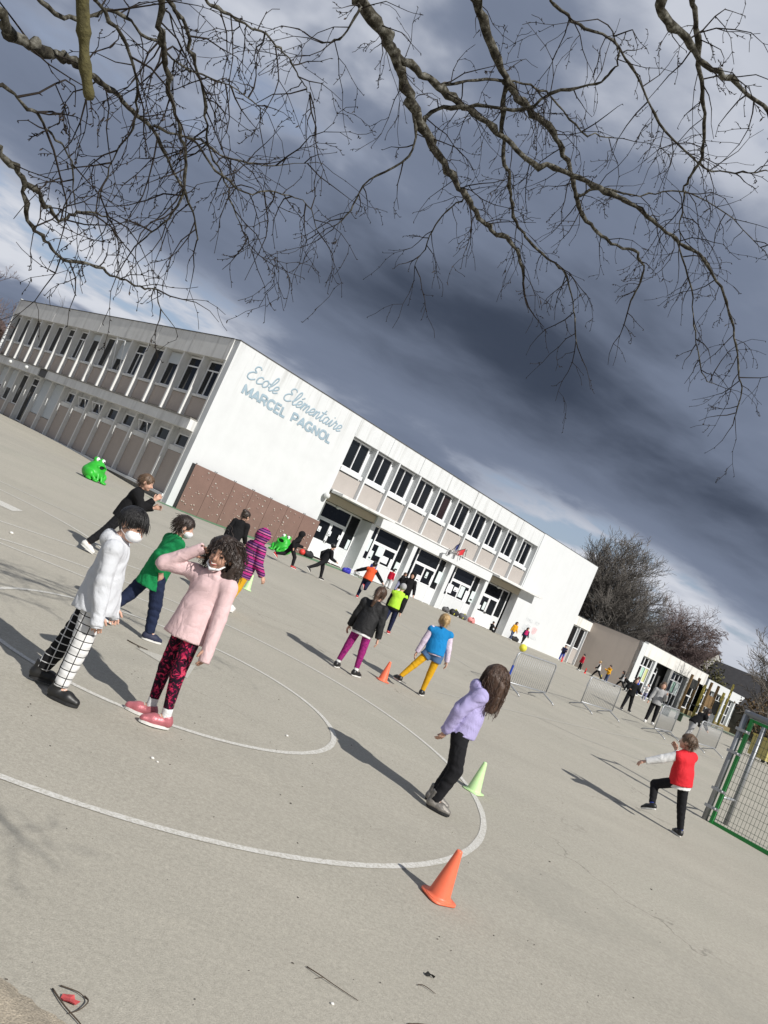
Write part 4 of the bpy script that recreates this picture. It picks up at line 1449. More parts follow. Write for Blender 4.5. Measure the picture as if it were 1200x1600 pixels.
# ------------------------------------------------------------------ soft shapes: signed distance field -> quads
class SDF:
    def __init__(s, h):
        s.h = h
        s.ops = []          # (fn, lo, hi, k)
        s.post = []

    def _add(s, fn, lo, hi, k):
        s.ops.append((fn, np.asarray(lo, float), np.asarray(hi, float), k))

    def cap(s, a, b, ra, rb, k=0.02, flat=None, fk=1.0, clip=()):
        a, b = np.asarray(a, float), np.asarray(b, float)
        ab = b - a
        L2 = max(float(ab @ ab), 1e-9)
        n = None if flat is None else np.asarray(flat, float) / np.linalg.norm(flat)

        clip = [(np.asarray(p, float), np.asarray(v, float) / np.linalg.norm(v)) for p, v in clip]

        def fn(P):
            t = np.clip(((P - a) @ ab) / L2, 0, 1)
            q = P - (a + t[..., None] * ab)
            r = ra + (rb - ra) * t
            if n is not None:
                c = q @ n
                q = q + ((fk - 1) * c)[..., None] * n
                d = (np.linalg.norm(q, axis=-1) - r) / max(1.0, fk * 0.8)
            else:
                d = np.linalg.norm(q, axis=-1) - r
            for p, v in clip:
                d = np.maximum(d, (P - p) @ v)
            return d
        m = max(ra, rb)
        s._add(fn, np.minimum(a, b) - m, np.maximum(a, b) + m, k)
        return s

    def ell(s, c, r, k=0.02, rot=None, clip=()):
        c, r = np.asarray(c, float), np.asarray(r, float)
        clip = [(np.asarray(p, float), np.asarray(v, float) / np.linalg.norm(v)) for p, v in clip]

        def fn(P):
            q = P - c
            if rot is not None:
                q = q @ rot          # to local
            g = np.linalg.norm(q / r, axis=-1)
            g2 = np.linalg.norm(q / (r * r), axis=-1)
            d = g * (g - 1) / np.maximum(g2, 1e-6)
            for p, v in clip:
                d = np.maximum(d, (P - p) @ v)
            return d
        m = r.max()
        s._add(fn, c - m, c + m, k)
        return s

    def cut(s, p, n):
        """remove everything on the side n points to"""
        p, n = np.asarray(p, float), np.asarray(n, float) / np.linalg.norm(n)
        s.post.append(lambda P, d: np.maximum(d, (P - p) @ n))
        return s

    def carve(s, c, r, rot=None):
        c, r = np.asarray(c, float), np.asarray(r, float)

        def fn(P, d):
            q = P - c
            if rot is not None:
                q = q @ rot
            g = np.linalg.norm(q / r, axis=-1)
            g2 = np.linalg.norm(q / (r * r), axis=-1)
            return np.maximum(d, -(g * (g - 1) / np.maximum(g2, 1e-6)))
        s.post.append(fn)
        return s

    def wrinkle(s, amp, freq, seed=0, axis=None):
        rn = np.random.default_rng(seed)
        W = rn.normal(size=(5, 3)) * freq
        ph = rn.random(5) * 6.28
        if axis is not None:
            ax = np.asarray(axis, float) / np.linalg.norm(axis)
            W = W * 0.10 + ax * freq * rn.uniform(0.8, 1.5, size=(5, 1)) * rn.choice([-1, 1], size=(5, 1))

        def fn(P, d):
            q = P + 0.03 * np.sin(P[..., ::-1] * 23 + ph[:3])
            n = 0
            for w, p in zip(W, ph):
                v = 1 - 1.6 * np.sqrt(np.abs(np.sin(0.5 * (q @ w + p))))
                n = n + v
            return d + amp * n * 0.42
        s.post.append(fn)
        return s

    def quads(s, pad=0.03):
        lo = np.min([o[1] for o in s.ops], axis=0) - pad
        hi = np.max([o[2] for o in s.ops], axis=0) + pad
        h = s.h
        n = np.maximum(((hi - lo) / h).astype(int) + 2, 3)
        ax = [lo[i] + h * np.arange(n[i]) for i in range(3)]
        D = np.full(n, 1.0)
        for fn, a, b, k in s.ops:
            i0 = np.clip(((a - 0.05 - lo) / h).astype(int), 0, n - 1)
            i1 = np.clip(((b + 0.05 - lo) / h).astype(int) + 2, 1, n)
            sl = tuple(slice(i0[q], i1[q]) for q in range(3))
            P = np.stack(np.meshgrid(*[ax[q][sl[q]] for q in range(3)], indexing='ij'), -1)
            d = fn(P)
            e = D[sl]
            hh = np.clip(0.5 + 0.5 * (e - d) / k, 0, 1)
            D[sl] = e * (1 - hh) + d * hh - k * hh * (1 - hh)
        if s.post:
            near = np.abs(D) < 0.25
            P = np.stack(np.meshgrid(*ax, indexing='ij'), -1)[near]
            d = D[near]
            for f in s.post:
                d = f(P, d)
            D[near] = d
        S = D < 0
        nx, ny, nz = n
        C = np.zeros((nx - 1, ny - 1, nz - 1), int)
        for dx in (0, 1):
            for dy in (0, 1):
                for dz in (0, 1):
                    C += S[dx:nx - 1 + dx, dy:ny - 1 + dy, dz:nz - 1 + dz]
        act = (C > 0) & (C < 8)
        idx = -np.ones(act.shape, int)
        cells = np.argwhere(act)
        idx[act] = np.arange(len(cells))
        acc = np.zeros((len(cells), 3))
        cnt = np.zeros(len(cells))
        corners = [(0, 0, 0), (1, 0, 0), (0, 1, 0), (1, 1, 0), (0, 0, 1), (1, 0, 1), (0, 1, 1), (1, 1, 1)]
        dv = {c: D[cells[:, 0] + c[0], cells[:, 1] + c[1], cells[:, 2] + c[2]] for c in corners}
        for c in corners:
            for q in range(3):
                if c[q]:
                    continue
                e = list(c)
                e[q] = 1
                a, b = dv[c], dv[tuple(e)]
                m = (a < 0) != (b < 0)
                t = np.where(m, a / np.where(m, a - b, 1), 0)
                p = np.tile(np.array(c, float), (len(cells), 1))
                p[:, q] += t
                acc[m] += p[m]
                cnt[m] += 1
        V = lo + h * (cells + acc / np.maximum(cnt, 1)[:, None])
        F = []
        for q in range(3):
            a = [slice(None)] * 3
            b = [slice(None)] * 3
            a[q], b[q] = slice(0, -1), slice(1, None)
            ch = S[tuple(a)] != S[tuple(b)]
            e = np.argwhere(ch)
            u, w = (q + 1) % 3, (q + 2) % 3
            ok = (e[:, u] > 0) & (e[:, w] > 0) & (e[:, u] < n[u] - 1) & (e[:, w] < n[w] - 1)
            e = e[ok]
            if not len(e):
                continue

            def cell(du, dw):
                g = e.copy()
                g[:, u] += du
                g[:, w] += dw
                return idx[g[:, 0], g[:, 1], g[:, 2]]
            Q = np.stack([cell(-1, -1), cell(0, -1), cell(0, 0), cell(-1, 0)], -1)
            fl = ~S[tuple(e.T)]
            Q[fl] = Q[fl][:, ::-1]
            F.append(Q)
        return V, np.concatenate(F)

    def mesh(s, name):
        V, F = s.quads()
        return quad_mesh(name, V, F, True)

    def build(s, name, m, parent=None):
        return link(name, s.mesh(name), m, parent)


# ------------------------------------------------------------------ cones
def plastic(name, c):
    return mat(name, c, 0.42, 0.06, 12, 0.05, 60, spec=0.4, transl=0.15)


CONE_O = plastic('orange_cone', (0.80, 0.17, 0.085))
CONE_L = plastic('lime_cone', (0.53, 0.76, 0.37))
CONE_R = plastic('red_cone', (0.75, 0.03, 0.03))
CONE_Y = plastic('yellow_cone', (0.72, 0.58, 0.05))


def cone_mesh(h):
    b = MB()
    b.lathe([(0.086, 0.008), (0.083, 0.012), (0.072, 0.015), (0.067, 0.026), (0.020, h - 0.010), (0.018, h - 0.003), (0.012, h)], 28)
    s, r = 0.093, 0.045
    poly = []
    for cx, cy, a0 in ((s - r, s - r, 0), (-s + r, s - r, 90), (-s + r, -s + r, 180), (s - r, -s + r, 270)):
        for k in range(4):
            a = R(a0 + 30 * k)
            poly.append((cx + r * math.cos(a), cy + r * math.sin(a), 0.0))
    b.prism(poly, (0, 0, 0.0085))
    return b.mesh('marker_cone', True)


cme = cone_mesh(0.30)
for (x, y, m, lab, rz, tl) in [
        (1.21, 4.86, CONE_O, 'orange cone alone in the foreground outside the big circle', 0.5, R(3)),
        (1.87, 7.87, CONE_L, 'lime cone behind the girl in the lilac hoodie', 0.9, 0),
        (0.99, 12.08, CONE_O, 'orange cone at the foot of the girl in yellow tights', 0.3, 0),
        (-1.80, 15.6, CONE_L, 'pale lime cone behind the striped coat', 0.2, 0)]:
    me = cme.copy()
    o = link('marker_cone', me, m)
    o.location = (x, y, float(gz(x, y)) + 0.002 + abs(tl) * 0.12)
    o.rotation_euler = (tl, 0, rz)
    tag(o, lab, 'cone', 'marker cones in the yard')
for (x, y, m, lab) in [(17.0, 61.9, CONE_R, 'small red cone at the end of the white wall'), (17.6, 57.4, CONE_R, 'red cone before the tan wall beside the striding child'),
                       (18.6, 56.9, CONE_Y, 'yellow cone by the tan wall behind the first barriers')]:
    o = link('marker_cone', cone_mesh(0.42), m)
    o.location = (x, y, float(gz(x, y)) + 0.002)
    tag(o, lab, 'cone', 'marker cones in the yard')

# ------------------------------------------------------------------ crowd barriers
GALV = mat('galvanised_steel', (0.42, 0.43, 0.44), 0.5, 0.12, 14, metal=0.55)
GALV_D = mat('dull_galvanised', (0.30, 0.31, 0.32), 0.5, 0.15, 10, metal=0.6)


def rounded_frame(w, z0, z1, r, n=5):
    pts = []
    for cx, cz, a0 in ((w / 2 - r, z1 - r, 0), (-w / 2 + r, z1 - r, 90)):
        for k in range(n + 1):
            a = R(a0 + 90 * k / n)
            pts.append((cx + r * math.cos(a), 0, cz + r * math.sin(a)))
    return [(w / 2, 0, z0)] + pts + [(-w / 2, 0, z0)]


BW, BT, BB = 1.95, 0.90, 0.19
bar_me = MB().tube([(0, 0, BB), (0, 0, BT)], 0.0058, 6).mesh('bar', True)
foot_me = MB().tube([(0, -0.36, 0.01), (0, -0.30, 0.05), (0, 0, BB - 0.02), (0, 0.30, 0.05), (0, 0.36, 0.01)], 0.017, 6).mesh('foot', True)
fr_b = MB().tube(rounded_frame(BW, BB, BT, 0.11), 0.018, 8)
fr_b.tube([(-BW / 2, 0, BB), (BW / 2, 0, BB)], 0.017, 8)
fr_me2 = fr_b.mesh('frame', True)
for (xa, ya, xb, yb, lab) in [(4.01, 17.98, 5.27, 19.41, 'metal barrier with a blue tag nearest the girl in the lilac hoodie'),
                              (6.66, 21.25, 8.19, 22.85, 'metal barrier second from the left in front of the tan wall'),
                              (9.56, 23.3, 10.91, 25.11, 'metal barrier in front of the woman in the grey top'),
                              (11.65, 24.98, 12.8, 26.17, 'metal barrier with the stooping child in black behind it')]:
    cx, cy = (xa + xb) / 2, (ya + yb) / 2
    t = empty('crowd_barrier', (cx, cy, float(gz(cx, cy)) + 0.006), math.atan2(yb - ya, xb - xa))
    t.rotation_euler = (0, -math.atan2(float(gz(xb, yb) - gz(xa, ya)), math.hypot(xb - xa, yb - ya)), math.atan2(yb - ya, xb - xa))
    tag(t, lab, 'barrier', 'metal crowd barriers')
    link('frame', fr_me2, GALV, t)
    for k in range(19):
        link('bar', bar_me, GALV, t).location = (-BW / 2 + BW * (k + 1) / 20, 0, 0)
    for sx in (-1, 1):
        link('foot', foot_me, GALV, t).location = (sx * (BW / 2 - 0.12), 0, 0)
    MB().tube([(-BW / 2 - 0.05, 0, 0.72), (-BW / 2 - 0.05, 0, 0.62), (-BW / 2, 0, 0.62)], 0.008, 5).build('hook', GALV, t)
    if 'blue tag' in lab:
        MB().tube([(-BW / 2, 0, 0.36), (-BW / 2, 0, 0.58)], 0.026, 8).build('tag_sleeve', mat('blue_sleeve', (0.02, 0.06, 0.35), 0.5), t)

# ------------------------------------------------------------------ goal with mesh side
GREEN_ST = mat('green_powder_coat', (0.015, 0.235, 0.045), 0.45, 0.08, 10)
GREEN_DK = mat('dark_green_wire', (0.025, 0.075, 0.045), 0.5, 0.1, 10)
goal = empty('goal_frame', (6.40, 12.52, 0.117), math.atan2(-0.73, 0.68))
tag(goal, 'galvanised goal with a green wire mesh side at the right edge', 'goal')
MB().tube([(0, 0, -0.05), (0, 0, 1.80)], 0.045, 14).build('post', GALV_D, goal, True)
MB().tube([(0.08, 0.66, -0.05), (0.08, 0.66, 1.80)], 0.038, 12).build('post', GALV_D, goal, True)
MB().tube([(-0.03, 0.0, 1.755), (3.2, 0.0, 1.755)], 0.050, 14).build('crossbar', GALV_D, goal, True)
MB().tube([(0, 0, 1.72), (0.08, 0.66, 1.72), (2.9, 0.66, 1.72)], 0.032, 10).build('rear_bar', GALV_D, goal, True)
MB().tube([(0.55, 0.0, 1.86), (2.0, 0.0, 1.86)], 0.036, 10).build('ring_bar', GALV, goal, True)
for xx in (0.5, 2.05):
    MB().tube([(xx, 0.0, 1.75), (xx, 0.0, 1.93)], 0.030, 8).build('stub', GALV, goal, True)
bx('frame_bar', GREEN_ST, goal, 0.085, 0.135, -0.035, 0.035, -0.04, 1.70)
bx('frame_bar', GREEN_ST, goal, 0.136, 3.0, -0.02, 0.02, -0.01, 0.045)
bx('frame_bar', GREEN_ST, goal, 0.136, 3.0, -0.02, 0.02, 1.655, 1.70)
MB().tube([(0.1, 0, 0.42), (0.08, 0.66, 0.42)], 0.022, 8).build('strut', GALV, goal, True)
wr = TubeBatch()
for k in range(52):
    x = 0.19 + 0.054 * k
    wr.tube([(x, 0, 0.045), (x, 0, 1.655)], [0.0026, 0.0026], 4)
for k in range(15):
    z = 0.045 + 0.11 * k
    wr.tube([(0.136, 0.004, z), (3.0, 0.004, z)], [0.0026, 0.0026], 4)
wr.build('wire_mesh', GREEN_DK, goal)['kind'] = 'stuff'
for z in (0.22, 0.50, 1.12, 1.48):
    bx('clamp', GALV, goal, -0.06, 0.155, -0.062, -0.036, z - 0.022, z + 0.022)
    MB().tube([(0.11, -0.09, z), (0.11, -0.062, z)], 0.02, 8).build('bolt', GALV, goal, True)

# ------------------------------------------------------------------ frog bins
FROG = mat('green_frog_plastic', (0.030, 0.40, 0.030), 0.42, 0.14, 5, spec=0.45)
FROGW = mat('white_eye_plastic', (0.80, 0.80, 0.78), 0.4, 0.03)


def frog_bin(x, y, rz, sc, label):
    t = empty('frog_bin', (x, y, float(gz(x, y))), rz)
    t.scale = (sc, sc, sc)
    tag(t, label, 'bin', 'green frog bins')
    s = SDF(0.022)          # faces -y
    s.ell((0, 0.05, 0.30), (0.46, 0.46, 0.34), 0.05)
    s.ell((0, -0.02, 0.52), (0.36, 0.38, 0.26), 0.08)
    s.ell((0, -0.05, 0.66), (0.27, 0.28, 0.18), 0.06)
    for q in (-1, 1):
        s.ell((q * 0.15, 0.02, 0.84), (0.11, 0.12, 0.12), 0.04)
        s.ell((q * 0.36, -0.10, 0.24), (0.16, 0.26, 0.20), 0.03)
        s.cap((q * 0.33, -0.30, 0.22), (q * 0.20, -0.42, 0.08), 0.07, 0.06, 0.03)
        s.ell((q * 0.22, -0.46, 0.05), (0.11, 0.13, 0.06), 0.03)
        s.ell((q * 0.42, -0.28, 0.05), (0.10, 0.15, 0.06), 0.03)
        s.cap((q * 0.10, -0.36, 0.30), (q * 0.10, -0.46, 0.08), 0.055, 0.05, 0.02)
    s.ell((0, -0.30, 0.60), (0.25, 0.10, 0.10), 0.03)
    s.carve((0, -0.40, 0.60), (0.19, 0.22, 0.085))
    s.cut((0, 0, 0.0), (0, 0, -1))
    s.build('body', FROG, t)
    MB().ell((0, -0.235, 0.60), (0.19, 0.05, 0.09), 16, 8).build('mouth_opening', BLACKP, t, True)
    for q in (-1, 1):
        e = MB().ell((q * 0.15, -0.055, 0.86), (0.085, 0.075, 0.095), 14, 8).build('eye', FROGW, t, True)
        MB().ell((q * 0.15, -0.125, 0.85), (0.03, 0.015, 0.035), 10, 6).build('pupil', BLACKP, e, True)


frog_bin(-8.90, 25.75, R(62), 0.78, 'green frog shaped bin in front of the left wing')
frog_bin(-3.35, 34.6, R(-30), 0.88, 'green frog shaped bin below the climbing wall')

# ------------------------------------------------------------------ small things along the front
o = MB().ell((0, 0, 0), (0.20, 0.20, 0.20), 20, 12).build('ball', mat('yellow_ball', (0.72, 0.66, 0.06), 0.5, 0.05, 5), None, True)
o.location = (9.49, 42.25, BZ + 0.20)
tag(o, 'yellow ball on the ground near the faded mural', 'ball')
o = MB().ell((0, 0, 0), (0.17, 0.17, 0.17), 20, 12).build('ball', mat('red_ball', (0.72, 0.05, 0.04), 0.5, 0.05, 5), None, True)
x, y = loc2w(8.4, 0.9)
o.location = (x, y, float(gz(x, y)) + 0.18)
tag(o, 'red ball at the foot of the climbing wall', 'ball')

x, y = loc2w(11.6, 1.9)
t = empty('wire_basket', (x, y, float(gz(x, y)) + 0.01), ROT)
tag(t, 'white wire basket on the ground before the first door', 'basket')
b = MB()
for zz in (0.02, 0.30):
    b.tube([(-0.35, -0.2, zz), (0.35, -0.2, zz), (0.35, 0.2, zz), (-0.35, 0.2, zz), (-0.35, -0.2, zz)], 0.014, 5)
b.build('rim', FRAME, t)
for k in range(8):
    MB().tube([(-0.35 + 0.1 * k, -0.2, 0.02), (-0.35 + 0.1 * k, -0.2, 0.30)], 0.012, 5).build('wire', BLACKP if k > 3 else FRAME, t)
bx('base', FRAME, t, -0.34, 0.34, -0.19, 0.19, -0.01, 0.008)


def bag(name, label, s, off, cols, w=0.55, h=0.34, rz=0.0, seed=1):
    x, y = loc2w(s, off)
    t = empty(name, (x, y, float(gz(x, y))), ROT + rz)
    tag(t, label, 'bag', 'bags lying along the school front')
    q = SDF(0.03)
    q.cap((-w / 2 + 0.12, 0, h * 0.5), (w / 2 - 0.12, 0, h * 0.45), h * 0.5, h * 0.46, 0.04)
    q.ell((0.1, 0.02, h * 0.75), (0.16, 0.14, 0.12), 0.05)
    q.cut((0, 0, 0), (0, 0, -1))
    q.wrinkle(0.02, 14, seed)
    q.build('body', cols[0], t)
    MB().tube(catmull([(-0.15, -0.1, h * 0.8), (-0.05, -0.12, h * 1.15), (0.1, -0.1, h * 0.85)], 5), 0.018, 5).build('handle', cols[1], t)
    MB().tube(catmull([(-w * 0.3, -h * 0.46, 0.05), (-w * 0.3, -h * 0.48, h * 0.4), (-w * 0.3, 0, h * 0.98)], 5), 0.03, 5).build('strap', cols[1], t)


BAGB = mat('black_nylon', (0.015, 0.015, 0.017), 0.7, 0.2, 10)
BAGG = mat('grey_nylon', (0.10, 0.10, 0.105), 0.7, 0.2, 10)
BAGY = mat('yellow_strap', (0.62, 0.60, 0.05), 0.6, 0.1)
BAGP = mat('pink_nylon', (0.72, 0.26, 0.25), 0.7, 0.1, 10)
BAGU = mat('blue_nylon', (0.03, 0.03, 0.36), 0.6, 0.15, 10)
bag('school_bag', 'grey bag at the left end of the row below the fourth bay', 22.6, 0.45, (BAGG, BAGB), seed=1)
bag('school_bag', 'black bag with a yellow strap in the row below the fourth bay', 23.5, 0.5, (BAGB, BAGY), 0.7, 0.42, seed=2)
bag('school_bag', 'dark grey bag with a yellow strap beside the pink one', 24.6, 0.5, (BAGG, BAGY), 0.7, 0.38, seed=3)
bag('school_bag', 'pink bag at the right end of the row', 25.6, 0.55, (BAGP, BAGB), 0.62, 0.36, seed=4)
bag('sports_bag', 'blue bag lying next to the white wire basket', 11.0, 2.0, (BAGU, BAGU), 0.6, 0.26, seed=5)
bag('black_bag', 'black bag against the wall at the right of the climbing boards', 8.9, 0.9, (BAGB, BAGB), 0.6, 0.35, seed=6)
bag('black_bag', 'black bag by the white wall below the faded mural', 31.6, 0.5, (BAGB, BAGB), 0.9, 0.32, seed=7)

# ------------------------------------------------------------------ play tower, bench and yellow box by the low building
pt = empty('play_tower', (30.4, 66.6, BZ), ROT)
tag(pt, 'wooden play tower with brown panels and a yellow pole before the low building', 'play structure')
WOODB = mat('brown_play_panel', (0.17, 0.105, 0.045), 0.8, 0.2, 4)
DARKP = mat('dark_play_panel', (0.035, 0.036, 0.034), 0.7, 0.2, 4)
YEL = mat('yellow_pole', (0.55, 0.45, 0.10), 0.6, 0.1)
for (x, y) in ((0, 0), (1.7, 0), (0, 1.7), (1.7, 1.7), (3.4, 0), (3.4, 1.7)):
    bx('post', WOODB if x < 3 else YEL, pt, x - 0.09, x + 0.09, y - 0.09, y + 0.09, -0.1, 3.4 if x < 3 else 3.1)
bx('panel', WOODB, pt, 0.1, 1.6, -0.06, 0.0, 1.35, 2.35)
bx('panel', DARKP, pt, 1.8, 3.3, -0.06, 0.0, 1.1, 2.2)
bx('deck', DARKP, pt, 0.0, 3.4, 0.0, 1.7, 1.05, 1.12)
bx('panel', mat('cream_panel', (0.55, 0.50, 0.40), 0.8), pt, 0.1, 1.6, -0.06, 0.0, 0.1, 0.9)
bx('panel', DARKP, pt, 0.1, 1.6, 1.65, 1.71, 2.3, 3.1)
for k in range(6):
    MB().tube([(1.9 + 0.25 * k, -0.04, 0.05), (1.9 + 0.25 * k, -0.04, 1.0)], 0.045, 6).build('rail_bar', FRAME, pt)
MB().tube([(3.9, -0.3, 0.0), (3.9, -0.3, 4.1)], 0.10, 8).build('pole', YEL, pt, True)
be = empty('bench', (18.3, 42.4, BZ), ROT)
tag(be, 'dark green bench behind the third barrier', 'bench')
GRB = mat('dark_green_bench', (0.05, 0.085, 0.055), 0.7, 0.1)
for yy in (0, 0.16, 0.32):
    bx('slat', GRB, be, -1.1, 1.1, yy, yy + 0.13, 0.42, 0.46)
for xx in (-0.9, 0.9):
    bx('leg', GRB, be, xx - 0.04, xx + 0.04, 0.05, 0.40, 0.0, 0.418)
yb = empty('yellow_bin', (20.2, 36.2, BZ), ROT)
tag(yb, 'yellow container seen through the mesh of the goal', 'container')
b = MB()
b.prism([(-0.55, 0, 0.12), (0.55, 0, 0.12), (0.65, 0, 1.0), (-0.65, 0, 1.0)], (0, 0.8, 0))
b.build('body', mat('yellow_container', (0.45, 0.39, 0.14), 0.6, 0.1), yb)
bx('lid', mat('yellow_lid', (0.48, 0.40, 0.10), 0.6, 0.1), yb, -0.68, 0.68, -0.04, 0.84, 1.002, 1.07)
for xx in (-0.45, 0.45):
    MB().ell((xx, 0.1, 0.1), (0.03, 0.1, 0.1), 10, 6).build('wheel', BLACKP, yb, True)

# ------------------------------------------------------------------ people
def _r(a, i):
    c, s_ = math.cos(R(a)), math.sin(R(a))
    m = np.eye(3)
    j, k = [(1, 2), (2, 0), (0, 1)][i]
    m[j, j] = m[k, k] = c
    m[j, k], m[k, j] = -s_, s_
    return m


def rx(a):
    return _r(a, 0)


def ry(a):
    return _r(a, 1)


def rz(a):
    return _r(a, 2)


V3 = lambda *a: np.array(a, float)
SKIN = mat('skin_light', (0.56, 0.335, 0.245), 0.55, 0.06, 14, spec=0.35, transl=0.12)
SKIN_T = mat('skin_tan', (0.42, 0.235, 0.165), 0.55, 0.06, 14, spec=0.35, transl=0.12)
LIP = mat('lips', (0.38, 0.10, 0.09), 0.5)
TEETH = mat('teeth', (0.75, 0.72, 0.66), 0.3)
EYE = mat('dark_eye', (0.012, 0.009, 0.008), 0.2)
MASKM = mat('paper_face_mask', (0.74, 0.75, 0.76), 0.85, 0.05, 30)
SOLE = mat('white_rubber_sole', (0.66, 0.65, 0.62), 0.6, 0.1, 20)
SOLE_D = mat('black_rubber_sole', (0.015, 0.015, 0.016), 0.6, 0.1, 20)


def cloth(name, c, rough=0.9, var=0.08, bump=0.35):
    return mat('cloth_' + name, c, rough, var, 9.0, bump, 240, spec=0.2, crease=0.30)


def hairm(name, c):
    return mat('hair_' + name, c, 0.42, 0.45, 30, 0.5, 160, spec=0.55, stretch=(1, 1, 0.25))


def node_cloth(name, build):
    m = bpy.data.materials.new(name)
    m.use_nodes = True
    nt = m.node_tree
    tc = nt.nodes.new('ShaderNodeTexCoord')
    bs = nt.nodes['Principled BSDF']
    bs.inputs['Roughness'].default_value = 0.9
    bs.inputs['Specular IOR Level'].default_value = 0.2
    nt.links.new(build(nt, tc.outputs['Object']), bs.inputs['Base Color'])
    return m


def grid_cloth(name, base, lines):
    def f(nt, co):
        sp = nt.nodes.new('ShaderNodeSeparateXYZ')
        nt.links.new(co, sp.inputs[0])

        def ln(sock, off, per, wd):
            a = nt.nodes.new('ShaderNodeMath')
            a.operation = 'ADD'
            a.inputs[1].default_value = 5 + off
            nt.links.new(sock, a.inputs[0])
            b = nt.nodes.new('ShaderNodeMath')
            b.operation = 'MODULO'
            b.inputs[1].default_value = per
            nt.links.new(a.outputs[0], b.inputs[0])
            c = nt.nodes.new('ShaderNodeMath')
            c.operation = 'LESS_THAN'
            c.inputs[1].default_value = wd
            nt.links.new(b.outputs[0], c.inputs[0])
            return c.outputs[0]
        mx = nt.nodes.new('ShaderNodeMath')
        mx.operation = 'MAXIMUM'
        nt.links.new(ln(sp.outputs[2], 0.0, 0.052, 0.006), mx.inputs[0])
        nt.links.new(ln(sp.outputs[1], 0.0, 0.062, 0.006), mx.inputs[1])
        x = nt.nodes.new('ShaderNodeMix')
        x.data_type = 'RGBA'
        nt.links.new(mx.outputs[0], x.inputs[0])
        x.inputs[6].default_value = (*base, 1)
        x.inputs[7].default_value = (*lines, 1)
        return x.outputs[2]
    return node_cloth(name, f)


def ramp_cloth(name, scale, stops, kind='noise', detail=5.0, stretch=(1, 1, 1), dist=0.6):
    def f(nt, co):
        mp = nt.nodes.new('ShaderNodeMapping')
        mp.inputs['Scale'].default_value = stretch
        nt.links.new(co, mp.inputs[0])
        if kind == 'noise':
            n = nt.nodes.new('ShaderNodeTexNoise')
            n.inputs['Roughness'].default_value = 0.6
        else:
            n = nt.nodes.new('ShaderNodeTexWave')
            n.bands_direction = 'Z'
            n.wave_profile = 'SAW'
        n.inputs['Scale'].default_value = scale
        n.inputs['Detail'].default_value = detail
        n.inputs['Distortion'].default_value = dist
        nt.links.new(mp.outputs[0], n.inputs['Vector'])
        r = nt.nodes.new('ShaderNodeValToRGB')
        r.color_ramp.interpolation = 'CONSTANT' if kind != 'noise' else 'LINEAR'
        e = r.color_ramp.elements
        while len(e) < len(stops):
            e.new(0.5)
        for el, (p, c) in zip(e, stops):
            el.position = p
            el.color = (*c, 1)
        nt.links.new(n.outputs['Fac' if 'Fac' in n.outputs else 1], r.inputs[0])
        return r.outputs[0]
    return node_cloth(name, f)


class Rig:
    """joint positions of a posed child, feet on z = 0, facing +y"""

    def __init__(s, H, pose):
        g = lambda k, d: pose.get(k, d)
        s.H = H
        tf, ts, tw = g('torso', (0, 0, 0))
        s.T = rz(tw) @ ry(ts) @ rx(-tf)
        T = s.T
        s.pel = V3(0, 0, 0)
        s.waist, s.chest, s.neck = (T @ V3(0, 0, z * H) for z in (0.09, 0.205, 0.295))
        hy, hp, hr = g('head', (0, 0, 0))
        s.Rh = rz(hy) @ ry(hr) @ rx(-hp)
        s.head = s.neck + 0.5 * (T @ V3(0, 0.012 * H, 0.035 * H)) + s.Rh @ V3(0, 0.012 * H, 0.088 * H)
        s.hip, s.knee, s.ank, s.Rs, s.Rf_, s.fp = {}, {}, {}, {}, {}, {}
        s.sh, s.el, s.wr, s.Ra, s.Rfa = {}, {}, {}, {}, {}
        for n, sd in (('R', 1), ('L', -1)):
            f, o, k, turn, fpit = (list(g('leg' + n, (0, 3, 3, 0, None))) + [0, None])[:5]
            Rl = rz(turn) @ ry(-sd * o) @ rx(f)
            s.hip[n] = V3(sd * 0.056 * H, 0, -0.01 * H)
            s.knee[n] = s.hip[n] + Rl @ V3(0, 0, -0.225 * H)
            Rs = Rl @ rx(-k)
            s.ank[n] = s.knee[n] + Rs @ V3(0, 0, -0.215 * H)
            s.Rs[n] = Rs
            p = fpit if fpit is not None else 0
            s.Rf_[n] = rz(turn + sd * -6) @ rx(-p)
            f, o, e, sw = (list(g('arm' + n, (4, 8, 10, 0))) + [0])[:4]
            Ra = T @ ry(-sd * o) @ rx(f)
            s.sh[n] = T @ V3(sd * 0.108 * H, 0, 0.262 * H)
            s.el[n] = s.sh[n] + Ra @ V3(0, 0, -0.165 * H)
            Rf = Ra @ rz(sd * sw) @ rx(e)
            s.wr[n] = s.el[n] + Rf @ V3(0, 0, -0.145 * H)
            s.Ra[n], s.Rfa[n] = Ra, Rf
        low = min(min((s.ank[n] + s.Rf_[n] @ V3(0, y * H, -0.050 * H))[2] for y in (-0.035, 0.11)) for n in 'RL')
        if 'drop' in pose:
            low = pose['drop']
        a = pose.get('anchor', 'M')
        c = (s.ank['R'] + s.ank['L']) / 2 if a == 'M' else s.ank[a]
        s.shift = V3(-c[0], -c[1], -low)
        for k in ('pel', 'waist', 'chest', 'neck', 'head'):
            setattr(s, k, getattr(s, k) + s.shift)
        for d in (s.hip, s.knee, s.ank, s.sh, s.el, s.wr):
            for n in 'RL':
                d[n] = d[n] + s.shift


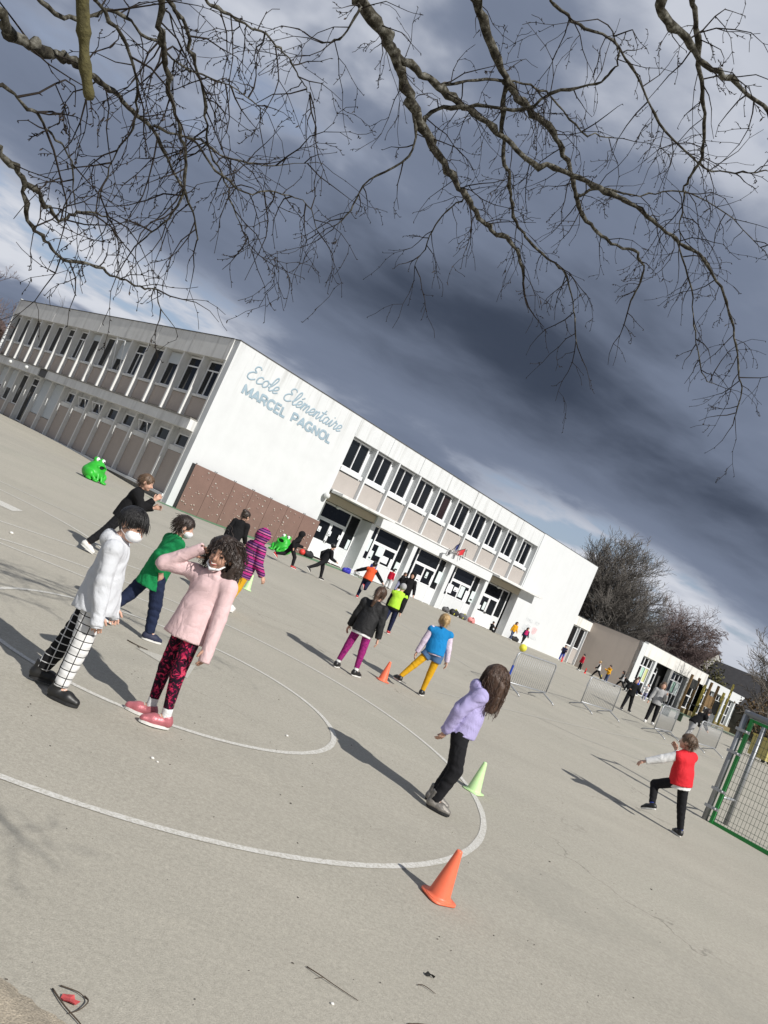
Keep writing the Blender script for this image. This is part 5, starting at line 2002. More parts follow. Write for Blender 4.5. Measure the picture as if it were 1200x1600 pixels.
def make_body(r, h, near):
    H = r.H
    s = SDF(h)
    T = r.T
    fw = T @ V3(0, 1, 0)
    up = T @ V3(0, 0, 1)
    s.ell(r.pel + up * 0.015 * H, (0.076 * H, 0.052 * H, 0.062 * H), 0.03, T)
    s.cap(r.waist, r.chest, 0.074 * H, 0.086 * H, 0.03, fw, 1.35)
    s.cap(r.sh['R'], r.sh['L'], 0.032 * H, 0.032 * H, 0.03)
    s.cap(r.chest + up * 0.06 * H, r.neck + up * 0.02 * H, 0.045 * H, 0.030 * H, 0.02)
    s.cap(r.neck, r.head - r.Rh @ V3(0, 0.004 * H, 0.03 * H), 0.030 * H, 0.030 * H, 0.015)
    for n, sd in (('R', 1), ('L', -1)):
        s.cap(r.hip[n], r.knee[n], 0.044 * H, 0.033 * H, 0.02)
        s.cap(r.knee[n], r.ank[n], 0.034 * H, 0.022 * H, 0.012)
        s.cap(r.ank[n], r.ank[n] + r.Rf_[n] @ V3(0, 0.07 * H, -0.022 * H), 0.022 * H, 0.016 * H, 0.012)
        s.cap(r.sh[n], r.el[n], 0.029 * H, 0.023 * H, 0.015)
        s.cap(r.el[n], r.wr[n], 0.023 * H, 0.016 * H, 0.010)
        Rf = r.Rfa[n]
        w = r.wr[n]
        if near:
            s.cap(w + Rf @ V3(0, 0, -0.006 * H), w + Rf @ V3(0, 0, -0.042 * H), 0.017 * H, 0.024 * H, 0.008, Rf @ V3(1, 0, 0), 2.0)
            for i, ln in enumerate((0.034, 0.042, 0.046, 0.041)):
                y = (i - 1.5) * 0.0125 * H
                a = w + Rf @ V3(0, y, -0.052 * H)
                b = a + Rf @ V3(-sd * 0.008 * H, y * 0.12, -ln * 0.55 * H)
                c = b + Rf @ V3(-sd * 0.017 * H, 0, -ln * 0.45 * H)
                s.cap(a, b, 0.0066 * H, 0.0060 * H, 0.003)
                s.cap(b, c, 0.0060 * H, 0.0052 * H, 0.002)
            a = w + Rf @ V3(-sd * 0.004 * H, 0.014 * H, -0.016 * H)
            b = a + Rf @ V3(-sd * 0.010 * H, 0.020 * H, -0.022 * H)
            s.cap(a, b, 0.0095 * H, 0.0072 * H, 0.004)
            s.cap(b, b + Rf @ V3(-sd * 0.006 * H, 0.006 * H, -0.020 * H), 0.0072 * H, 0.006 * H, 0.002)
        else:
            s.cap(w, w + Rf @ V3(0, 0, -0.06 * H), 0.018 * H, 0.016 * H, 0.01)
    hd = lambda *p: r.head + r.Rh @ (V3(*p) * H)
    Q = r.Rh
    s.ell(hd(0, -0.008, 0.012), V3(0.055, 0.068, 0.062) * H, 0.02, Q)
    s.ell(hd(0, 0.018, -0.028), V3(0.045, 0.046, 0.052) * H, 0.02, Q)
    s.ell(hd(0, 0.040, -0.066), V3(0.020, 0.018, 0.016) * H, 0.015, Q)
    if near:
        s.cap(hd(0, 0.058, -0.006), hd(0, 0.071, -0.028), 0.005 * H, 0.0095 * H, 0.006)
        for q in (-1, 1):
            s.ell(hd(q * 0.058, -0.006, -0.010), V3(0.008, 0.017, 0.024) * H, 0.006, Q)
            s.ell(hd(q * 0.024, 0.046, -0.034), V3(0.016, 0.014, 0.016) * H, 0.012, Q)
            s.carve(hd(q * 0.023, 0.071, -0.004), V3(0.016, 0.012, 0.011) * H, Q)
    return s


def make_top(r, h, loose=0.012, hem=-0.05, sleeves=True, hood=None, sl_end=0.0, collar=False, seed=0, fold=0.0045, neck_up=0.0, flare=0.0):
    H = r.H
    s = SDF(h)
    T = r.T
    fw, up = T @ V3(0, 1, 0), T @ V3(0, 0, 1)
    hemp = r.pel + up * hem * H
    cl = [(hemp, -up)]
    l = loose
    s.cap(r.sh['R'] - up * 0.01 * H, r.sh['L'] - up * 0.01 * H, 0.040 * H + l * 0.5, 0.040 * H + l * 0.5, 0.03, clip=cl)
    s.cap(r.chest, r.waist, 0.087 * H + l, 0.085 * H + l, 0.03, fw, 1.38, clip=cl)
    s.cap(r.waist, hemp - up * 0.03 * H, 0.090 * H + l, 0.097 * H + l + flare, 0.03, fw, 1.16, clip=cl)
    s.cap(r.chest + up * 0.05 * H, r.neck + up * (neck_up - 0.004) * H, 0.050 * H, 0.040 * H, 0.025, clip=cl)
    for n in 'RL':
        if not sleeves:
            continue
        Rf = r.Rfa[n]
        dn = Rf @ V3(0, 0, -1)
        end = r.wr[n] + dn * sl_end * H
        s.cap(r.sh[n], r.el[n], 0.034 * H + l * 0.7, 0.030 * H + l * 0.65, 0.018)
        s.cap(r.el[n], end + dn * 0.03, 0.031 * H + l * 0.65, 0.023 * H + l * 0.45, 0.012, clip=[(end, dn)])
    if hood == 'down':
        s.ell(r.neck + T @ V3(0, -0.050, -0.004) * H, V3(0.064, 0.036, 0.044) * H, 0.02, T)
        for q in (-1, 1):
            s.cap(r.neck + T @ V3(q * 0.050, -0.035, 0.004) * H, r.neck + T @ V3(q * 0.030, 0.038, -0.018) * H, 0.022 * H, 0.015 * H, 0.012)
    if hood == 'up':
        c = r.head + r.Rh @ V3(0, -0.014, 0.010) * H
        s.ell(c, V3(0.072, 0.088, 0.085) * H, 0.03, r.Rh)
        s.cap(c, r.neck, 0.070 * H, 0.060 * H, 0.03)
        s.carve(r.head + r.Rh @ V3(0, 0.085, -0.02) * H, V3(0.050, 0.075, 0.066) * H, r.Rh)
    if fold:
        s.wrinkle(fold * 0.65, 62, seed, T @ V3(1, 0.3, 0.12))
        s.wrinkle(fold * 0.35, 70, seed + 4, T @ V3(0.6, 0.2, 0.8))
        s.wrinkle(fold * 0.10, 120, seed + 9)
    return s


def make_legs(r, h, which='RL', loose=0.006, end=0.0, seed=0, fold=0.003, upto='ank', half=None, top=0.045):
    H = r.H
    s = SDF(h)
    up = r.T @ V3(0, 0, 1)
    cl = [(r.pel + up * top * H, up)]
    if half is not None:
        cl.append((r.pel, V3(-half, 0, 0)))
    l = loose
    s.ell(r.pel + up * 0.0 * H, V3(0.084 * H + l, 0.058 * H + l, 0.070 * H), 0.03, None, clip=cl)
    for n in which:
        clp = cl[1:]
        if upto == 'thigh':
            d = (r.knee[n] - r.hip[n]) / np.linalg.norm(r.knee[n] - r.hip[n])
            e = r.hip[n] + d * end * H
            s.cap(r.hip[n], r.knee[n], 0.058 * H + l, 0.052 * H + l, 0.025, clip=[(e, d)])
            continue
        s.cap(r.hip[n], r.knee[n], 0.051 * H + l, 0.039 * H + l, 0.025, clip=[(r.hip[n] + up * 0.03 * H, up)])
        d = (r.ank[n] - r.knee[n]) / np.linalg.norm(r.ank[n] - r.knee[n])
        e = r.ank[n] + d * end * H
        s.cap(r.knee[n], e + d * 0.02, 0.039 * H + l, 0.026 * H + l, 0.012, clip=[(e, d)])
    if fold:
        s.wrinkle(fold, 85, seed, (0, 0.2, 1))
        s.wrinkle(fold * 0.5, 160, seed + 5)
    return s


def make_shoe(r, n, h, m, parent, boot=0.0, sole=SOLE, big=1.0, near=True):
    H = r.H
    Q = r.Rf_[n]
    a = r.ank[n]
    f = lambda *p: a + Q @ (V3(*p) * H)
    s = SDF(h)
    g = big
    base = [(f(0, 0, -0.040), Q @ V3(0, 0, -1))]
    s.cap(f(0, -0.018, -0.020), f(0, 0.055, -0.026), 0.029 * H * g, 0.031 * H * g, 0.015, clip=base)
    s.cap(f(0, 0.055, -0.026), f(0, 0.098, -0.034), 0.031 * H * g, 0.023 * H * g, 0.015, clip=base)
    s.cap(f(0, -0.010, -0.010), f(0, -0.004, 0.012 + boot), 0.029 * H * g, 0.031 * H * g if boot else 0.028 * H * g, 0.012, clip=[(f(0, 0, 0.012 + boot), Q @ V3(0, 0.1, 1))] + base)
    o = s.build('shoe', m, parent)
    pts = []
    for k in range(18):
        t = 2 * math.pi * k / 18
        x, y = math.cos(t), math.sin(t)
        wv = (0.034 if y > 0 else 0.030) * g
        pts.append(f(x * wv, 0.040 + y * 0.080 * g, -0.051))
    b = MB().prism(pts, Q @ V3(0, 0, 0.014 * H))
    b.build('sole', sole, o)
    if near:
        b = MB()
        for i in range(4):
            y = 0.030 + 0.015 * i
            b.tube([f(-0.018, y, 0.004 - 0.010 * i / 2), f(0, y + 0.006, 0.010 - 0.010 * i / 2), f(0.018, y, 0.004 - 0.010 * i / 2)], 0.0028, 5)
        b.build('laces', SOLE if m is not SOLE else SOLE_D, o)
    return o


def strands(r, count, length, rad, seed, curl=0.0, grav=0.6, region=None, start=1.0, out=0.3, fwd=0.0, n=9):
    """hair strands growing from the scalp, kept outside the head"""
    rn = np.random.default_rng(seed)
    H = r.H
    rr = V3(0.062, 0.075, 0.070) * H * start
    cen = r.head + r.Rh @ V3(0, -0.010, 0.012) * H
    tb = TubeBatch()
    made = 0
    while made < count:
        u = rn.normal(size=3)
        u /= np.linalg.norm(u)
        if region is not None and not region(u):
            continue
        made += 1
        p = cen + r.Rh @ (u * rr)
        nrm = r.Rh @ (u / rr)
        nrm /= np.linalg.norm(nrm)
        side = np.cross(nrm, V3(0, 0, 1))
        side /= np.linalg.norm(side) + 1e-6
        d = nrm * out + V3(0, 0, -1) * 0.5 + r.Rh @ V3(0, -0.3 + fwd, 0) + rn.normal(size=3) * 0.15
        L = length * rn.uniform(0.7, 1.1)
        ph, fq = rn.uniform(0, 6.28), rn.uniform(0.8, 1.3)
        pts = [p]
        st = L / n
        for i in range(n):
            d = d / np.linalg.norm(d)
            d = d + V3(0, 0, -1) * grav * 0.5 + rn.normal(size=3) * 0.06
            d = d / np.linalg.norm(d)
            w = np.cross(d, side)
            p = p + d * st + (side * math.sin(ph + i * fq * 1.6) + w * math.cos(ph + i * fq * 1.6)) * curl
            q = r.Rh.T @ (p - cen) / (rr * 1.03)
            g = np.linalg.norm(q)
            if g < 1:
                p = cen + r.Rh @ (q / g * rr * 1.03)
            pts.append(p)
        pts = catmull(pts, 2) if curl else np.array(pts)
        rad_ = rad * np.linspace(1.0, 0.45, len(pts)) * rn.uniform(0.7, 1.3)
        tb.tube(pts, rad_, 4)
    return tb


NOFACE = lambda u: not (u[1] > 0.30 and u[2] < 0.50)


def make_hair(r, h, style, m, parent, seed, near):
    H = r.H
    Q = r.Rh
    hd = lambda *p: r.head + Q @ (V3(*p) * H)
    s = SDF(h)
    cl = [(hd(0, 0, -0.050), Q @ V3(0, 0.25, -1))]
    s.ell(hd(0, -0.014, 0.016), V3(0.063, 0.075, 0.068) * H, 0.02, Q, clip=cl)
    lumps = []
    if style == 'curly':
        for dx, dy, dz, rr in ((0.05, -0.015, 0.02, 0.050), (-0.045, -0.02, 0.012, 0.048), (0.0, -0.05, 0.0, 0.06), (0.01, 0.005, 0.052, 0.050), (-0.075, -0.02, -0.03, 0.050), (-0.085, -0.02, -0.085, 0.048), (-0.075, -0.03, -0.135, 0.040), (0.06, -0.04, -0.04, 0.042)):
            rr *= 0.88
            s.ell(hd(dx, dy, dz), V3(1, 1, 1) * rr * H, 0.03)
            lumps.append((hd(dx, dy, dz), rr * H))
    if style in ('pony', 'braid'):
        s.ell(hd(0, -0.088, 0.012), V3(0.022, 0.022, 0.022) * H, 0.012)
        pts = [hd(0, -0.092, 0.0), hd(0, -0.112, -0.05), hd(0.004, -0.105, -0.11), hd(-0.004, -0.095, -0.16)]
        for i, (a, b) in enumerate(zip(pts[:-1], pts[1:])):
            s.cap(a, b, (0.026 - 0.004 * i) * H, (0.022 - 0.004 * i) * H, 0.012)
    if style == 'bun':
        s.ell(hd(0, -0.075, 0.055), V3(0.036, 0.034, 0.034) * H, 0.012)
    if style == 'lowbun':
        s.ell(hd(0, -0.088, -0.020), V3(0.034, 0.032, 0.036) * H, 0.012)
        s.cap(hd(0, -0.09, -0.03), hd(0, -0.092, -0.085), 0.020 * H, 0.008 * H, 0.012)
    if style == 'long':
        dn = V3(0, 0, -1) * H
        for q in (-1, 0, 1):
            a = hd(q * 0.04, -0.045, 0.0)
            s.cap(a, a + dn * 0.20 + Q @ V3(0, -0.012, 0) * H, 0.038 * H, 0.022 * H, 0.02)
    if style == 'veil':          # long hair fallen forward round the face
        dn = V3(0, 0, -1) * H
        for q in (-1, 1):
            for yy, ln, rr in ((-0.03, 0.16, 0.030), (0.010, 0.18, 0.031), (0.042, 0.17, 0.026), (0.060, 0.14, 0.018)):
                a = hd(q * 0.046, yy, -0.005)
                s.cap(a, a + dn * ln + V3(0, 0.012, 0) * H, rr * H, rr * 0.62 * H, 0.018)
        a = hd(0, -0.05, 0.0)
        s.cap(a, a + dn * 0.13, 0.045 * H, 0.035 * H, 0.02)
    if style != 'veil':
        s.carve(hd(0, 0.078, -0.034), V3(0.056, 0.056, 0.068) * H, Q)
        for q in (-1, 1):
            s.carve(hd(q * 0.066, 0.016, -0.034), V3(0.020, 0.034, 0.034) * H, Q)
    if near:
        s.wrinkle(0.012 if style == 'curly' else 0.006, 150 if style == 'curly' else 180, seed)
    o = s.build('hair', m, parent)
    if not near:
        return o
    if style == 'curly':
        tb = strands(r, 460, 0.125 * H, 0.0036, seed, curl=0.009, grav=0.45, region=lambda u: u[1] < 0.15 or u[2] > 0.72, start=1.16, out=0.45, n=9)
    elif style == 'veil':
        tb = strands(r, 460, 0.21 * H, 0.0032, seed, curl=0.006, grav=1.0, region=lambda u: u[2] > -0.2, start=1.05, out=0.10, fwd=0.22, n=12)
    elif style == 'bowl':
        tb = strands(r, 420, 0.062 * H, 0.0026, seed, curl=0.0, grav=0.9, region=lambda u: u[2] > 0.1 and not (u[1] > 0.45 and u[2] < 0.35), start=1.03, out=0.10, fwd=0.35, n=6)
    elif style in ('pony', 'braid', 'lowbun', 'bun'):
        tb = strands(r, 160, 0.05 * H, 0.0022, seed, curl=0.0, grav=0.2, region=NOFACE, start=1.03, out=0.05, n=5)
    else:
        tb = strands(r, 300, 0.045 * H, 0.0030, seed, curl=0.0018, grav=0.35, region=NOFACE, start=1.0, out=0.35, n=5)
    if style == 'curly':
        rn = np.random.default_rng(seed + 40)
        for c_, rr in lumps:
            for _ in range(70):
                u = rn.normal(size=3)
                u /= np.linalg.norm(u)
                if (Q.T @ u)[1] > 0.55:
                    continue
                p = c_ + u * rr * 1.03
                sd_ = rand_perp(random.Random(int(rn.integers(1e6))), u)
                ph = rn.uniform(0, 6.28)
                pts = [p + u * 0.004 * math.sin(1.1 * i) + V3(0, 0, -0.0075) * i + (sd_ * math.cos(ph + 1.5 * i) + np.cross(u, sd_) * math.sin(ph + 1.5 * i)) * 0.006 for i in range(9)]
                tb.tube(np.array(pts), 0.0044 * np.linspace(1, 0.5, 9), 4)
    tb.build('strands', m, o)
    return o


def person(label, x, y, yaw, H, pose, top, legs, hair, shoes, h=0.009, near=True, skin=SKIN, layers=(), mask=False, face=False, group='children in the school yard', seed=0, z=None, boot=0.0, sole=SOLE, cat='person'):
    r = Rig(H, pose)
    ob = make_body(r, h * 0.85 if near else h, near).build('person', skin, None)
    ob.location = (x, y, float(gz(x, y)) + 0.006 if z is None else z)
    ob.rotation_euler = (0, 0, R(yaw))
    tag(ob, label, cat, group)
    tkw = dict(top)
    tm, tname = tkw.pop('m'), tkw.pop('name', 'top')
    make_top(r, h, seed=seed, **tkw).build(tname, tm, ob)
    if legs.get('pair'):
        for n, q in (('R', 1), ('L', -1)):
            kw = {k: v for k, v in legs.items() if k not in ('pair', 'm', 'name')}
            make_legs(r, h, n, seed=seed + 1, half=q, **kw).build('trouser_leg', legs['pair'][0 if n == 'R' else 1], ob)
    else:
        kw = {k: v for k, v in legs.items() if k not in ('m', 'name')}
        make_legs(r, h, seed=seed + 1, **kw).build(legs.get('name', 'trousers'), legs['m'], ob)
    for fn in layers:
        fn(r, ob)
    if hair:
        make_hair(r, h, hair[0], hair[1], ob, seed + 3, near)
    for n in 'RL':
        make_shoe(r, n, 0.007 if near else h * 0.8, shoes, ob, boot=boot, sole=sole, near=near)
    hd = lambda *p: r.head + r.Rh @ (V3(*p) * H)
    if mask:
        s = SDF(min(h, 0.012))
        s.ell(hd(0, 0.034, -0.042), V3(0.049, 0.042, 0.036) * H, 0.01, r.Rh)
        s.cap(hd(0, 0.055, -0.018), hd(0, 0.066, -0.036), 0.010 * H, 0.014 * H, 0.01)
        s.cut(hd(0, 0.016, 0), r.Rh @ V3(0, -1, 0))
        if near:
            s.wrinkle(0.002, 90, 4, r.Rh @ V3(0, 0, 1))
        mk = s.build('face_mask', MASKM, ob)
        if near:
            b = MB()
            for q in (-1, 1):
                b.tube([hd(q * 0.044, 0.024, -0.022), hd(q * 0.060, 0.0, -0.004), hd(q * 0.063, -0.020, -0.012), hd(q * 0.058, -0.004, -0.044), hd(q * 0.044, 0.022, -0.056)], 0.0016, 5)
            b.build('ear_loop', MASKM, mk)
    if face:
        for q in (-1, 1):
            MB().ell(hd(q * 0.0225, 0.0555, -0.005), V3(0.0105, 0.006, 0.0052) * H, 10, 6, r.Rh).build('eye', EYE, ob, True)
            MB().tube([hd(q * 0.010, 0.0625, 0.012), hd(q * 0.024, 0.0605, 0.017), hd(q * 0.038, 0.052, 0.011)], 0.0030, 5).build('eyebrow', hair[1] if hair else EYE, ob, True)
        if face == 'smile':
            mo = MB().tube([hd(-0.024, 0.051, -0.044), hd(-0.012, 0.0595, -0.053), hd(0.0, 0.0625, -0.056), hd(0.012, 0.0595, -0.053), hd(0.024, 0.051, -0.044)], [0.002, 0.0075, 0.009, 0.0075, 0.002], 8).build('mouth', LIP, ob, True)
            MB().tube([hd(-0.018, 0.0565, -0.046), hd(0, 0.0675, -0.0535), hd(0.018, 0.0565, -0.046)], [0.002, 0.0048, 0.002], 6).build('teeth', TEETH, mo, True)
    return ob

# colours of clothes
GREYW = cloth('pale_grey_fleece', (0.56, 0.575, 0.60))
PINK = cloth('pale_pink_fleece', (0.66, 0.475, 0.475))
GREEN = cloth('green_jersey', (0.012, 0.235, 0.075))
BLACK = cloth('black', (0.010, 0.010, 0.011))
BLACK2 = cloth('black_denim', (0.013, 0.013, 0.015))
NAVY = cloth('navy', (0.014, 0.018, 0.050))
JEANS = cloth('dark_jeans', (0.018, 0.026, 0.060))
DENIM = cloth('denim_shorts', (0.075, 0.145, 0.27))
LILAC = cloth('lilac_fleece', (0.40, 0.36, 0.60))
YELLOWT = cloth('mustard_tights', (0.60, 0.33, 0.015))
PURPLE = ramp_cloth('magenta_print_tights', 40, [(0.35, (0.13, 0.008, 0.08)), (0.55, (0.30, 0.022, 0.16))])
BLUEB = cloth('bright_blue_bib', (0.012, 0.20, 0.47))
LILACS = ramp_cloth('lilac_marl_sleeve', 45, [(0.35, (0.50, 0.40, 0.52)), (0.6, (0.66, 0.58, 0.66))])
CHAR = cloth('charcoal_jacket', (0.018, 0.018, 0.019), 0.6)
WHITEC = cloth('white_cotton', (0.70, 0.70, 0.69))
REDB = cloth('red_bib', (0.62, 0.022, 0.032), 0.7)
ORANGEB = cloth('orange_bib', (0.72, 0.10, 0.03), 0.7)
LIMEB = cloth('lime_bib', (0.42, 0.72, 0.05), 0.7)
YELLOWC = cloth('yellow_coat', (0.62, 0.31, 0.015))
REDC = cloth('red_coat', (0.45, 0.012, 0.035))
BLUEC = cloth('blue_coat', (0.045, 0.07, 0.36))
GREYC = cloth('grey_marl', (0.36, 0.36, 0.36))
LJEAN = cloth('pale_jeans', (0.27, 0.28, 0.42))
MIDJ = cloth('mid_jeans', (0.06, 0.08, 0.15))
FLORAL = ramp_cloth('floral_leggings', 22, [(0.44, (0.010, 0.006, 0.012)), (0.53, (0.055, 0.006, 0.022)), (0.58, (0.42, 0.010, 0.075)), (0.64, (0.66, 0.06, 0.10)), (0.72, (0.10, 0.02, 0.10))], dist=1.6)
STRIPE = ramp_cloth('striped_coat', 2.6, [(0.0, (0.42, 0.03, 0.19)), (0.28, (0.03, 0.012, 0.05)), (0.42, (0.50, 0.14, 0.28)), (0.56, (0.05, 0.02, 0.09)), (0.74, (0.24, 0.05, 0.22)), (0.88, (0.02, 0.01, 0.03))], kind='wave', detail=0.0, dist=0.0)
GRID_W = grid_cloth('white_grid_cotton', (0.68, 0.68, 0.67), (0.012, 0.012, 0.012))
GRID_B = grid_cloth('black_grid_cotton', (0.010, 0.010, 0.011), (0.60, 0.60, 0.60))
H_BLACK = hairm('black', (0.006, 0.005, 0.005))
H_DBR = hairm('dark_brown', (0.026, 0.015, 0.010))
H_BR = hairm('brown', (0.060, 0.030, 0.016))
H_LBR = hairm('light_brown', (0.11, 0.065, 0.036))
H_BLOND = hairm('blond', (0.38, 0.25, 0.11))
SH_BLACK = mat('black_leather_shoe', (0.012, 0.012, 0.012), 0.45, 0.2, 12)
SH_PINK = mat('rose_metallic_shoe', (0.48, 0.15, 0.17), 0.4, 0.15, 30, 0.3, 90, metal=0.3)
SH_SILVER = mat('silver_boot', (0.22, 0.205, 0.185), 0.48, 0.4, 25, 0.7, 70, metal=0.4)
SH_WHITE = mat('white_leather_shoe', (0.70, 0.69, 0.66), 0.5, 0.05, 10)
SH_NAVY = mat('navy_canvas_shoe', (0.018, 0.022, 0.05), 0.7, 0.1, 10)
SH_RED = mat('red_shoe', (0.45, 0.03, 0.03), 0.5, 0.1, 10)


def bib(m, hem=-0.02, loose=0.028, name='bib'):
    def f(r, ob):
        make_top(r, ob_h(ob), loose=loose, hem=hem, sleeves=False, fold=0.003, seed=5).build(name, m, ob)
    return f


def ob_h(ob):
    return 0.011 if ob.get('near', 1) else 0.022


def shirt(m, hem, loose=0.006):
    def f(r, ob):
        make_top(r, 0.011, loose=loose, hem=hem, sleeves=False, fold=0.002, seed=6).build('shirt', m, ob)
    return f


def socks(m):
    def f(r, ob):
        for n in 'RL':
            s = SDF(0.008)
            d = (r.ank[n] - r.knee[n]) / np.linalg.norm(r.ank[n] - r.knee[n])
            s.cap(r.ank[n] - d * 0.045 * r.H, r.ank[n] + d * 0.01, 0.026 * r.H, 0.026 * r.H, 0.01)
            s.build('sock', m, ob)
    return f


def ribs(m, hem, loose, sl_end=None):
    """ribbed band at the hem of a sweatshirt"""
    def f(r, ob):
        H = r.H
        up, fw = r.T @ V3(0, 0, 1), r.T @ V3(0, 1, 0)
        s = SDF(0.009)
        a = r.pel + up * hem * H
        s.cap(a - up * 0.04 * H, a + up * 0.05 * H, 0.095 * H + loose, 0.095 * H + loose, 0.01, fw, 1.16, clip=[(a, -up), (a + up * 0.036 * H, up)])
        s.build('hem_band', m, ob)
        if sl_end is not None:
            for n in 'RL':
                dn = r.Rfa[n] @ V3(0, 0, -1)
                e = r.wr[n] + dn * sl_end * H
                s = SDF(0.008)
                s.cap(e - dn * 0.05, e + dn * 0.05, 0.024 * H + loose * 0.35, 0.022 * H + loose * 0.35, 0.01, clip=[(e + dn * 0.012, dn), (e - dn * 0.03, -dn)])
                s.build('cuff', m, ob)
    return f


def chin_mask(r, ob):
    H = r.H
    hd = lambda *p: r.head + r.Rh @ (V3(*p) * H)
    b = MB()
    b.tube([hd(-0.050, 0.0, -0.035), hd(-0.036, 0.040, -0.068), hd(0, 0.058, -0.084), hd(0.036, 0.040, -0.068), hd(0.050, 0.0, -0.035)], [0.004, 0.008, 0.011, 0.008, 0.004], 8)
    b.build('lowered_mask', MASKM, ob, True)


def chest_print(r, ob):
    """red capitals on the chest, mostly covered by the hair"""
    H = r.H
    t = r.T
    b = MB()
    for i in range(5):
        xx = -0.05 + 0.024 * i
        base = r.chest + t @ V3(xx, 0.082, 0.0) * H
        for dx, dz0, dz1 in ((0, 0, 0.030), (0.012, 0.010, 0.030)):
            a = base + t @ V3(dx, 0, dz0 - 0.015) * H
            c = base + t @ V3(dx, 0, dz1 - 0.015) * H
            b.tube([a, c], 0.004, 5)
        b.tube([base + t @ V3(0, 0, 0.015) * H, base + t @ V3(0.012, 0, 0.015) * H], 0.004, 5)
    b.build('chest_print', cloth('red_print', (0.45, 0.03, 0.05)), ob)


# ---- the large figures
person('child in pale grey hoodie, face mask and half black half white checked trousers', -1.56, 5.42, -72, 1.36,
       dict(torso=(-5, 0, -8), head=(-34, 11, 0), legR=(4, 3, 5, -10), legL=(-10, 5, 6, 4), armR=(3, 6, 9), armL=(6, 8, 14)),
       dict(m=GREYW, name='hoodie', loose=0.014, hem=-0.06, hood='down', sl_end=0.06, fold=0.008, flare=0.026),
       dict(pair=(GRID_W, GRID_B), loose=0.010, end=-0.012, fold=0.004), ('bowl', H_BLACK), SH_BLACK, layers=[ribs(GREYW, -0.066, 0.020, 0.066)], mask=True, face=True, seed=1, sole=SOLE_D, boot=0.03)
person('smiling girl in a pale pink hoodie holding one hand to her ear', -0.87, 5.74, 128, 1.40,
       dict(torso=(-1, 1, 30), head=(38, 6, -8), legR=(1, 0, 5, -26), legL=(-3, 0, 6, -18), armR=(32, 80, 142, -62), armL=(4, 10, 5)),
       dict(m=PINK, name='hoodie', loose=0.010, hem=-0.055, hood='down', sl_end=0.065, flare=0.028, fold=0.006),
       dict(m=FLORAL, name='leggings', loose=-0.005, end=-0.03, fold=0.001), ('curly', H_DBR), SH_PINK, layers=[ribs(PINK, -0.060, 0.024, 0.07), socks(WHITEC), chin_mask], face='smile', skin=SKIN_T, seed=2)
person('child in a long green jumper walking with one hand on the hip', -1.86, 8.05, -52, 1.33,
       dict(torso=(6, 0, -6), head=(-22, 4, 0), legR=(20, 2, 8, 0), legL=(-22, 3, 10, 0, 18), armR=(-38, 22, 82, 30), armL=(25, 8, 60)),
       dict(m=GREEN, name='jumper', loose=0.022, hem=-0.115, sl_end=-0.01, fold=0.007),
       dict(m=JEANS, name='jeans', loose=0.010, end=-0.01, fold=0.004), ('short', H_DBR), SH_NAVY, mask=True, seed=3, skin=SKIN)
person('child in black leaning forward at a run with a white trainer trailing', -3.55, 11.95, -78, 1.44,
       dict(torso=(9, 0, 0), head=(-8, 6, 0), legR=(-23, 2, 8, 0, 18), legL=(26, 2, 26, 0), armR=(46, 10, 112, 0), armL=(30, 8, 95), anchor='M'),
       dict(m=BLACK, name='jumper', loose=0.026, hem=-0.05, fold=0.006, collar=True), dict(m=BLACK2, loose=0.010, end=-0.02), ('short', H_LBR), SH_WHITE, seed=4)
person('child with a hair bun in black seen from behind by the climbing wall', -2.70, 17.2, -15, 1.36,
       dict(torso=(8, 0, 0), head=(-20, 5, 0), legR=(10, 3, 6), legL=(-12, 3, 8), armR=(15, 8, 40), armL=(-10, 8, 30)),
       dict(m=BLACK, loose=0.022, hem=-0.05), dict(m=BLACK2, loose=0.008), ('bun', H_DBR), SH_BLACK, h=0.012, seed=5, sole=SOLE_D)
person('child in a hooded pink and purple striped coat and yellow trousers', -1.58, 12.2, -48, 1.36,
       dict(torso=(6, 0, 0), head=(-5, 6, 0), legR=(-8, 3, 6), legL=(10, 3, 6), armR=(12, 12, 35), armL=(12, 10, 30)),
       dict(m=STRIPE, name='coat', loose=0.036, hem=-0.10, hood='up', fold=0.006), dict(m=YELLOWT, loose=0.012, end=-0.01), ('short', H_DBR), SH_WHITE, h=0.011, seed=6)
person('girl with a brown braid in a black jacket and magenta tights', 0.40, 11.40, -12, 1.32,
       dict(torso=(6, 0, 0), head=(-6, 10, 0), legR=(2, 6, 2, -20), legL=(-2, 7, 2, -8), armR=(2, 13, 6), armL=(8, 12, 12)),
       dict(m=CHAR, name='jacket', loose=0.024, hem=-0.055, fold=0.007, flare=0.012), dict(m=PURPLE, name='tights', loose=0.001, end=-0.035, fold=0.001), ('braid', H_BR), SH_BLACK,
       layers=[shirt(WHITEC, -0.085, 0.018), socks(WHITEC)], h=0.010, seed=7)
person('blond girl in a blue bib and yellow tights with one leg out to the cone', 1.42, 12.24, 2, 1.30,
       dict(torso=(5, -5, 0), head=(6, 10, -3), legR=(0, -1, 0, -12), legL=(2, 29, 0, 20), armR=(3, 13, 10), armL=(2, 15, 6), anchor='M'),
       dict(m=LILACS, name='sweater', loose=0.014, hem=-0.02, sl_end=0.01, fold=0.003), dict(m=YELLOWT, name='tights', loose=0.000, end=-0.01, fold=0.001), ('lowbun', H_BLOND), SH_BLACK,
       layers=[bib(BLUEB, -0.005, 0.030), lambda r, ob: make_legs(r, 0.010, loose=0.010, upto='thigh', end=0.075, fold=0.003).build('shorts', DENIM, ob)], h=0.010, seed=8)
